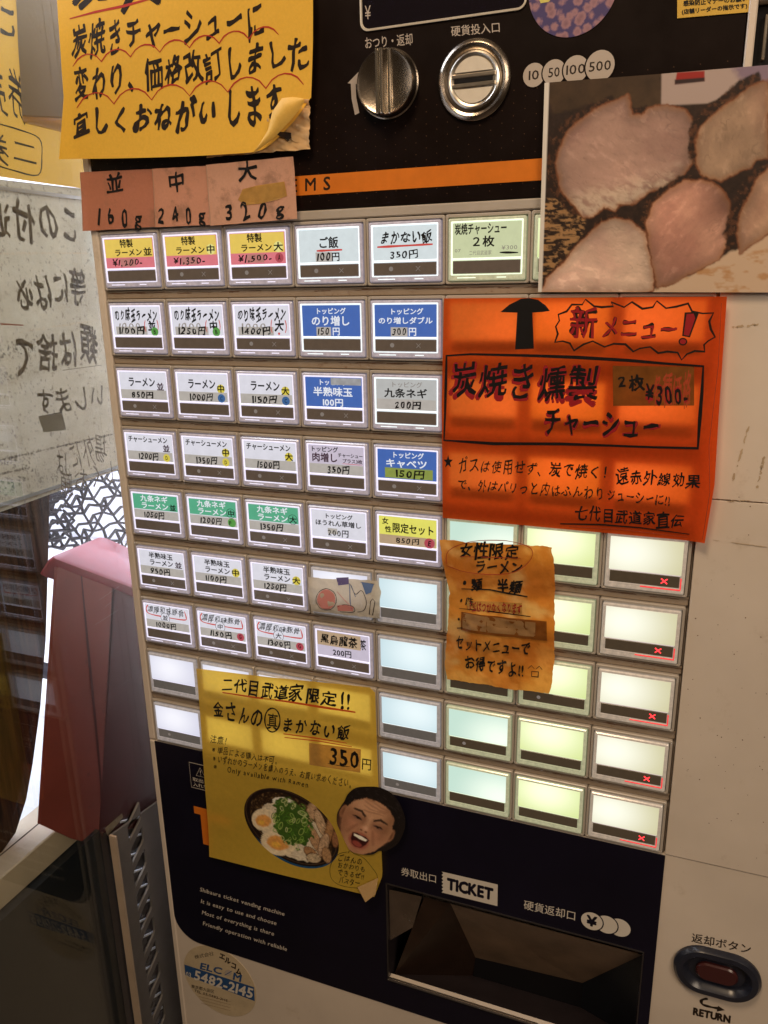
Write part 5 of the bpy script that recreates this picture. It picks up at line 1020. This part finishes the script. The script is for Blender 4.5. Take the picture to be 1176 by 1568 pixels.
for k in range(3):
    for i in range(n_): mb.f.append((k * n_ + i, k * n_ + (i + 1) % n_, (k + 1) * n_ + (i + 1) % n_, (k + 1) * n_ + i))
mb.f.append(tuple(range(3 * n_, 4 * n_))); mb.m = [0] * len(mb.f)
mb.build('seat', m_seat, stl, smooth=True)
nrm = np.array([-1., 0, 0]); p0_ = np.array([XL - .4, 0, 0]); 
def onleg(px_, py_): return pP(px_, py_, p0_, nrm)
def plate(pts, th, m, name, sgn=1):
    P0 = [onleg(*p) for p in pts]; P1 = [p + nrm * th * sgn for p in P0]; K = len(pts); return MB().add([tuple(p) for p in P0 + P1], [tuple(range(K)), tuple(range(K, 2 * K))[::-1]] + [(i, (i + 1) % K, K + (i + 1) % K, K + i) for i in range(K)]).build(name, m, stl)
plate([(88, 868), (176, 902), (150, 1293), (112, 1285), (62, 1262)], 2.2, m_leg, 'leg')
plate([(172, 900), (250, 935), (262, 1230), (235, 1250), (205, 1268), (152, 1276)], 1.2, m_legd, 'leg', 1)  # inner side of the stool, its shade put into a darker red
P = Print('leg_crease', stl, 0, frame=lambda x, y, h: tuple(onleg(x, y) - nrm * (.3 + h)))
P.line([(124, 882), (135, 1000), (146, 1110), (154, 1200), (156, 1280)], 3.2, m_legd).poly([(160, 1268), (186, 1245), (188, 1251), (164, 1280)], 'tn')  # crease drawn as a flat line in the shaded red
# woven wire chair outside
XB = -190.
bk_ = thing('wire_chair', (XB, 330, 120), 'black woven wire chair back seen above the red stool outside', 'chair')
rr = random.Random(12); tub = MB()
def rod(mb, p, q, r=1.5, n=5):
    p = np.array(p, float); q = np.array(q, float); d = q - p; d /= np.linalg.norm(d) + 1e-9; a_ = np.cross(d, [0.3, .5, 1]); a_ /= np.linalg.norm(a_); b_ = np.cross(d, a_); b = len(mb.v)
    for c_ in (p, q):
        for k in range(n): t = 2 * math.pi * k / n; mb.v.append(tuple(c_ + r * (a_ * math.cos(t) + b_ * math.sin(t))))
    for k in range(n): mb.f.append((b + k, b + (k + 1) % n, b + n + (k + 1) % n, b + n + k)); mb.m.append(0)
def bpnt(x, y, dx=0): q = pX(x, y, XB + dx); return (XB + dx, q[0], q[1])
sx, sy = 15, 13
nodes = {}
for j in range(-1, 12):
    for i in range(-1, 12):
        nodes[i, j] = (62 + i * sx + (j % 2) * sx / 2 + rr.uniform(-3.5, 3.5) - j * .0, 722 + j * sy + rr.uniform(-3.5, 3.5))
def hexe(i, j):
    out = []
    if (i + j // 2) % 3 != 0: out.append((i + 1, j))
    if (i - j) % 3 != 1: out.append((i + (j % 2), j + 1))
    if (i + 2 * j) % 3 != 2: out.append((i - 1 + (j % 2), j + 1))
    return out
for (i, j), p in nodes.items():
    if p[0] < 104 and p[1] > 842 - (p[0] - 60) * .2: continue
    for q in hexe(i, j):
        if q in nodes and nodes[q][1] < 850: rod(tub, bpnt(*p), bpnt(*nodes[q]), 1.0 + rr.random() * .5)
tub.build('wire_mesh', mat('black_wire', (.02, .022, .03), .45), bk_)
for k in range(34):
    x = rr.uniform(66, 110); y = rr.uniform(750, 838); a_ = rr.choice([-.35, -.25, .1, .8, 1.2, 2.3]) + rr.uniform(-.2, .2); l = rr.uniform(14, 40)
    mbx = MB(); rod(mbx, bpnt(x - l / 2 * math.cos(a_), y - l / 2 * math.sin(a_), 12), bpnt(x + l / 2 * math.cos(a_), y + l / 2 * math.sin(a_), 12), 1.1)
    mbx.build('wire_strand', bpy.data.materials['black_wire'], bk_)
# dark things low in the bright strip
MB().add([(-150, *pX(*p, -150)) for p in [(52, 1010), (84, 1018), (84, 1042), (50, 1036)]] + [(-158, *pX(*p, -150)) for p in [(52, 1010), (84, 1018), (84, 1042), (50, 1036)]], [(0, 1, 2, 3), (7, 6, 5, 4), (0, 4, 5, 1), (1, 5, 6, 2), (2, 6, 7, 3), (3, 7, 4, 0)]).build('dark_rail', mat('dark_blue_steel', (.05, .055, .09), .5), None, label='short dark blue steel rail between the wooden board and the red stool', cat='rail')
# perforated steel upright between glass and machine
XP = -34.5; rp2 = lambda x, y: pX(x, y, XP)
pp_ = thing('perforated_upright', (XP, 620, 10), 'grey steel upright with a column of slanted openings beside the machine', 'metal upright')
m_st = mat('grey_painted_steel', (.20, .185, .175), .4, .35, noise=(60, .1), bump=(900, .1, .0002))
k9 = lambda a_, b_: rp2(a_ / 4.055, 1220 + b_ / 4.055)
def plat(pts, th=1.6, X=XP):
    K = len(pts); return MB().add([(X, y, zz) for y, zz in pts] + [(X - th, y, zz) for y, zz in pts], [tuple(range(K)), tuple(range(K, 2 * K))[::-1]] + [(i, (i + 1) % K, K + (i + 1) % K, K + i) for i in range(K)])
tL, bL = k9(692, 240), k9(845, 1411); tR, bR = k9(1010, 10), k9(1140, 1411)
holes = [(845, 150, 60), (860, 290, 72), (873, 440, 72), (892, 580, 70), (908, 720, 68), (925, 870, 68), (940, 1010, 66), (960, 1130, 66), (975, 1270, 66), (990, 1400, 66), (1005, 1530, 66), (1020, 1660, 66)]
hl = [k9(a_ - 47, b_) for a_, b_, _ in holes]; hr = [k9(a_ + 42, b_) for a_, b_, _ in holes]
zl = np.mean([h[1] for h in hl]); zr = np.mean([h[1] for h in hr]); yc = [(hl[i][0] + hr[i][0]) / 2 for i in range(len(holes))]
ytop = lambda zz: tL[0] + (zz - tL[1]) / (tR[1] - tL[1]) * (tR[0] - tL[0])
zL = tL[1]; zR = 46
MB2 = plat([(ytop(zL), zL), (ytop(zl), zl), (620, zl), (620, zL)]); o1 = plat([(ytop(zr), zr), (ytop(zR), zR), (620, zR), (620, zr)]); b_ = len(MB2.v); MB2.v += o1.v; MB2.f += [tuple(i + b_ for i in f) for f in o1.f]; MB2.m += o1.m
d_ = np.mean(np.diff(yc)); yy0 = yc[0]
bands = [[(ytop(zl), zl), (ytop(zr), zr), (yy0 - d_ * .55, zr), (yy0 - d_ * .04, zl)]]
yy = yc + [yc[-1] + d_ * (k + 1) for k in range(3)]
for k in range(len(yy) - 1):
    y = yy[k]; w_z = zr - zl
    bands.append([(y + d_ * .60, zl), (y + d_ * .50, zl + w_z * .12), (y + d_ * .16, zr - w_z * .12), (y + d_ * .05, zr), (y + d_ * .44, zr), (y + d_ * .46, zr - w_z * .12), (y + d_ * .86, zl + w_z * .10), (y + d_ * .96, zl)])
for bnd in bands:
    o1 = plat(bnd); b_ = len(MB2.v); MB2.v += o1.v; MB2.f += [tuple(i + b_ for i in f) for f in o1.f]; MB2.m += o1.m
MB2.build('face_plate', m_st, pp_)
MB().box(XP - 1.4, ytop(zL), zL - .8, XP + 3.5, 620, zL + .8).build('folded_edge', mat('tan_painted_edge', (.42, .33, .25), .45, noise=(60, .1)), pp_)  # tan strip along the left edge of the plate
for k in range(18):
    y = yc[0] - 3 + k * d_ * .72; MB().add([], []) if False else None
    mbx = MB(); rod(mbx, (XP - 3.8, y - 2, zl - 1), (XP - 3.8, y + 7, zr + 3), .9, 6); mbx.build('cross_wire', mat('bright_wire', (.8, .82, .88), .3, .3) if k == 0 else bpy.data.materials['bright_wire'], pp_)
# ground far below, so nothing hangs in the void
MB().box(-575, 620, -1600, 1200, 640, 440).build('floor', mat('dark_tile_floor', (.10, .075, .06), .5, noise=(4, .2)), None, kind='structure')
flush_prints()
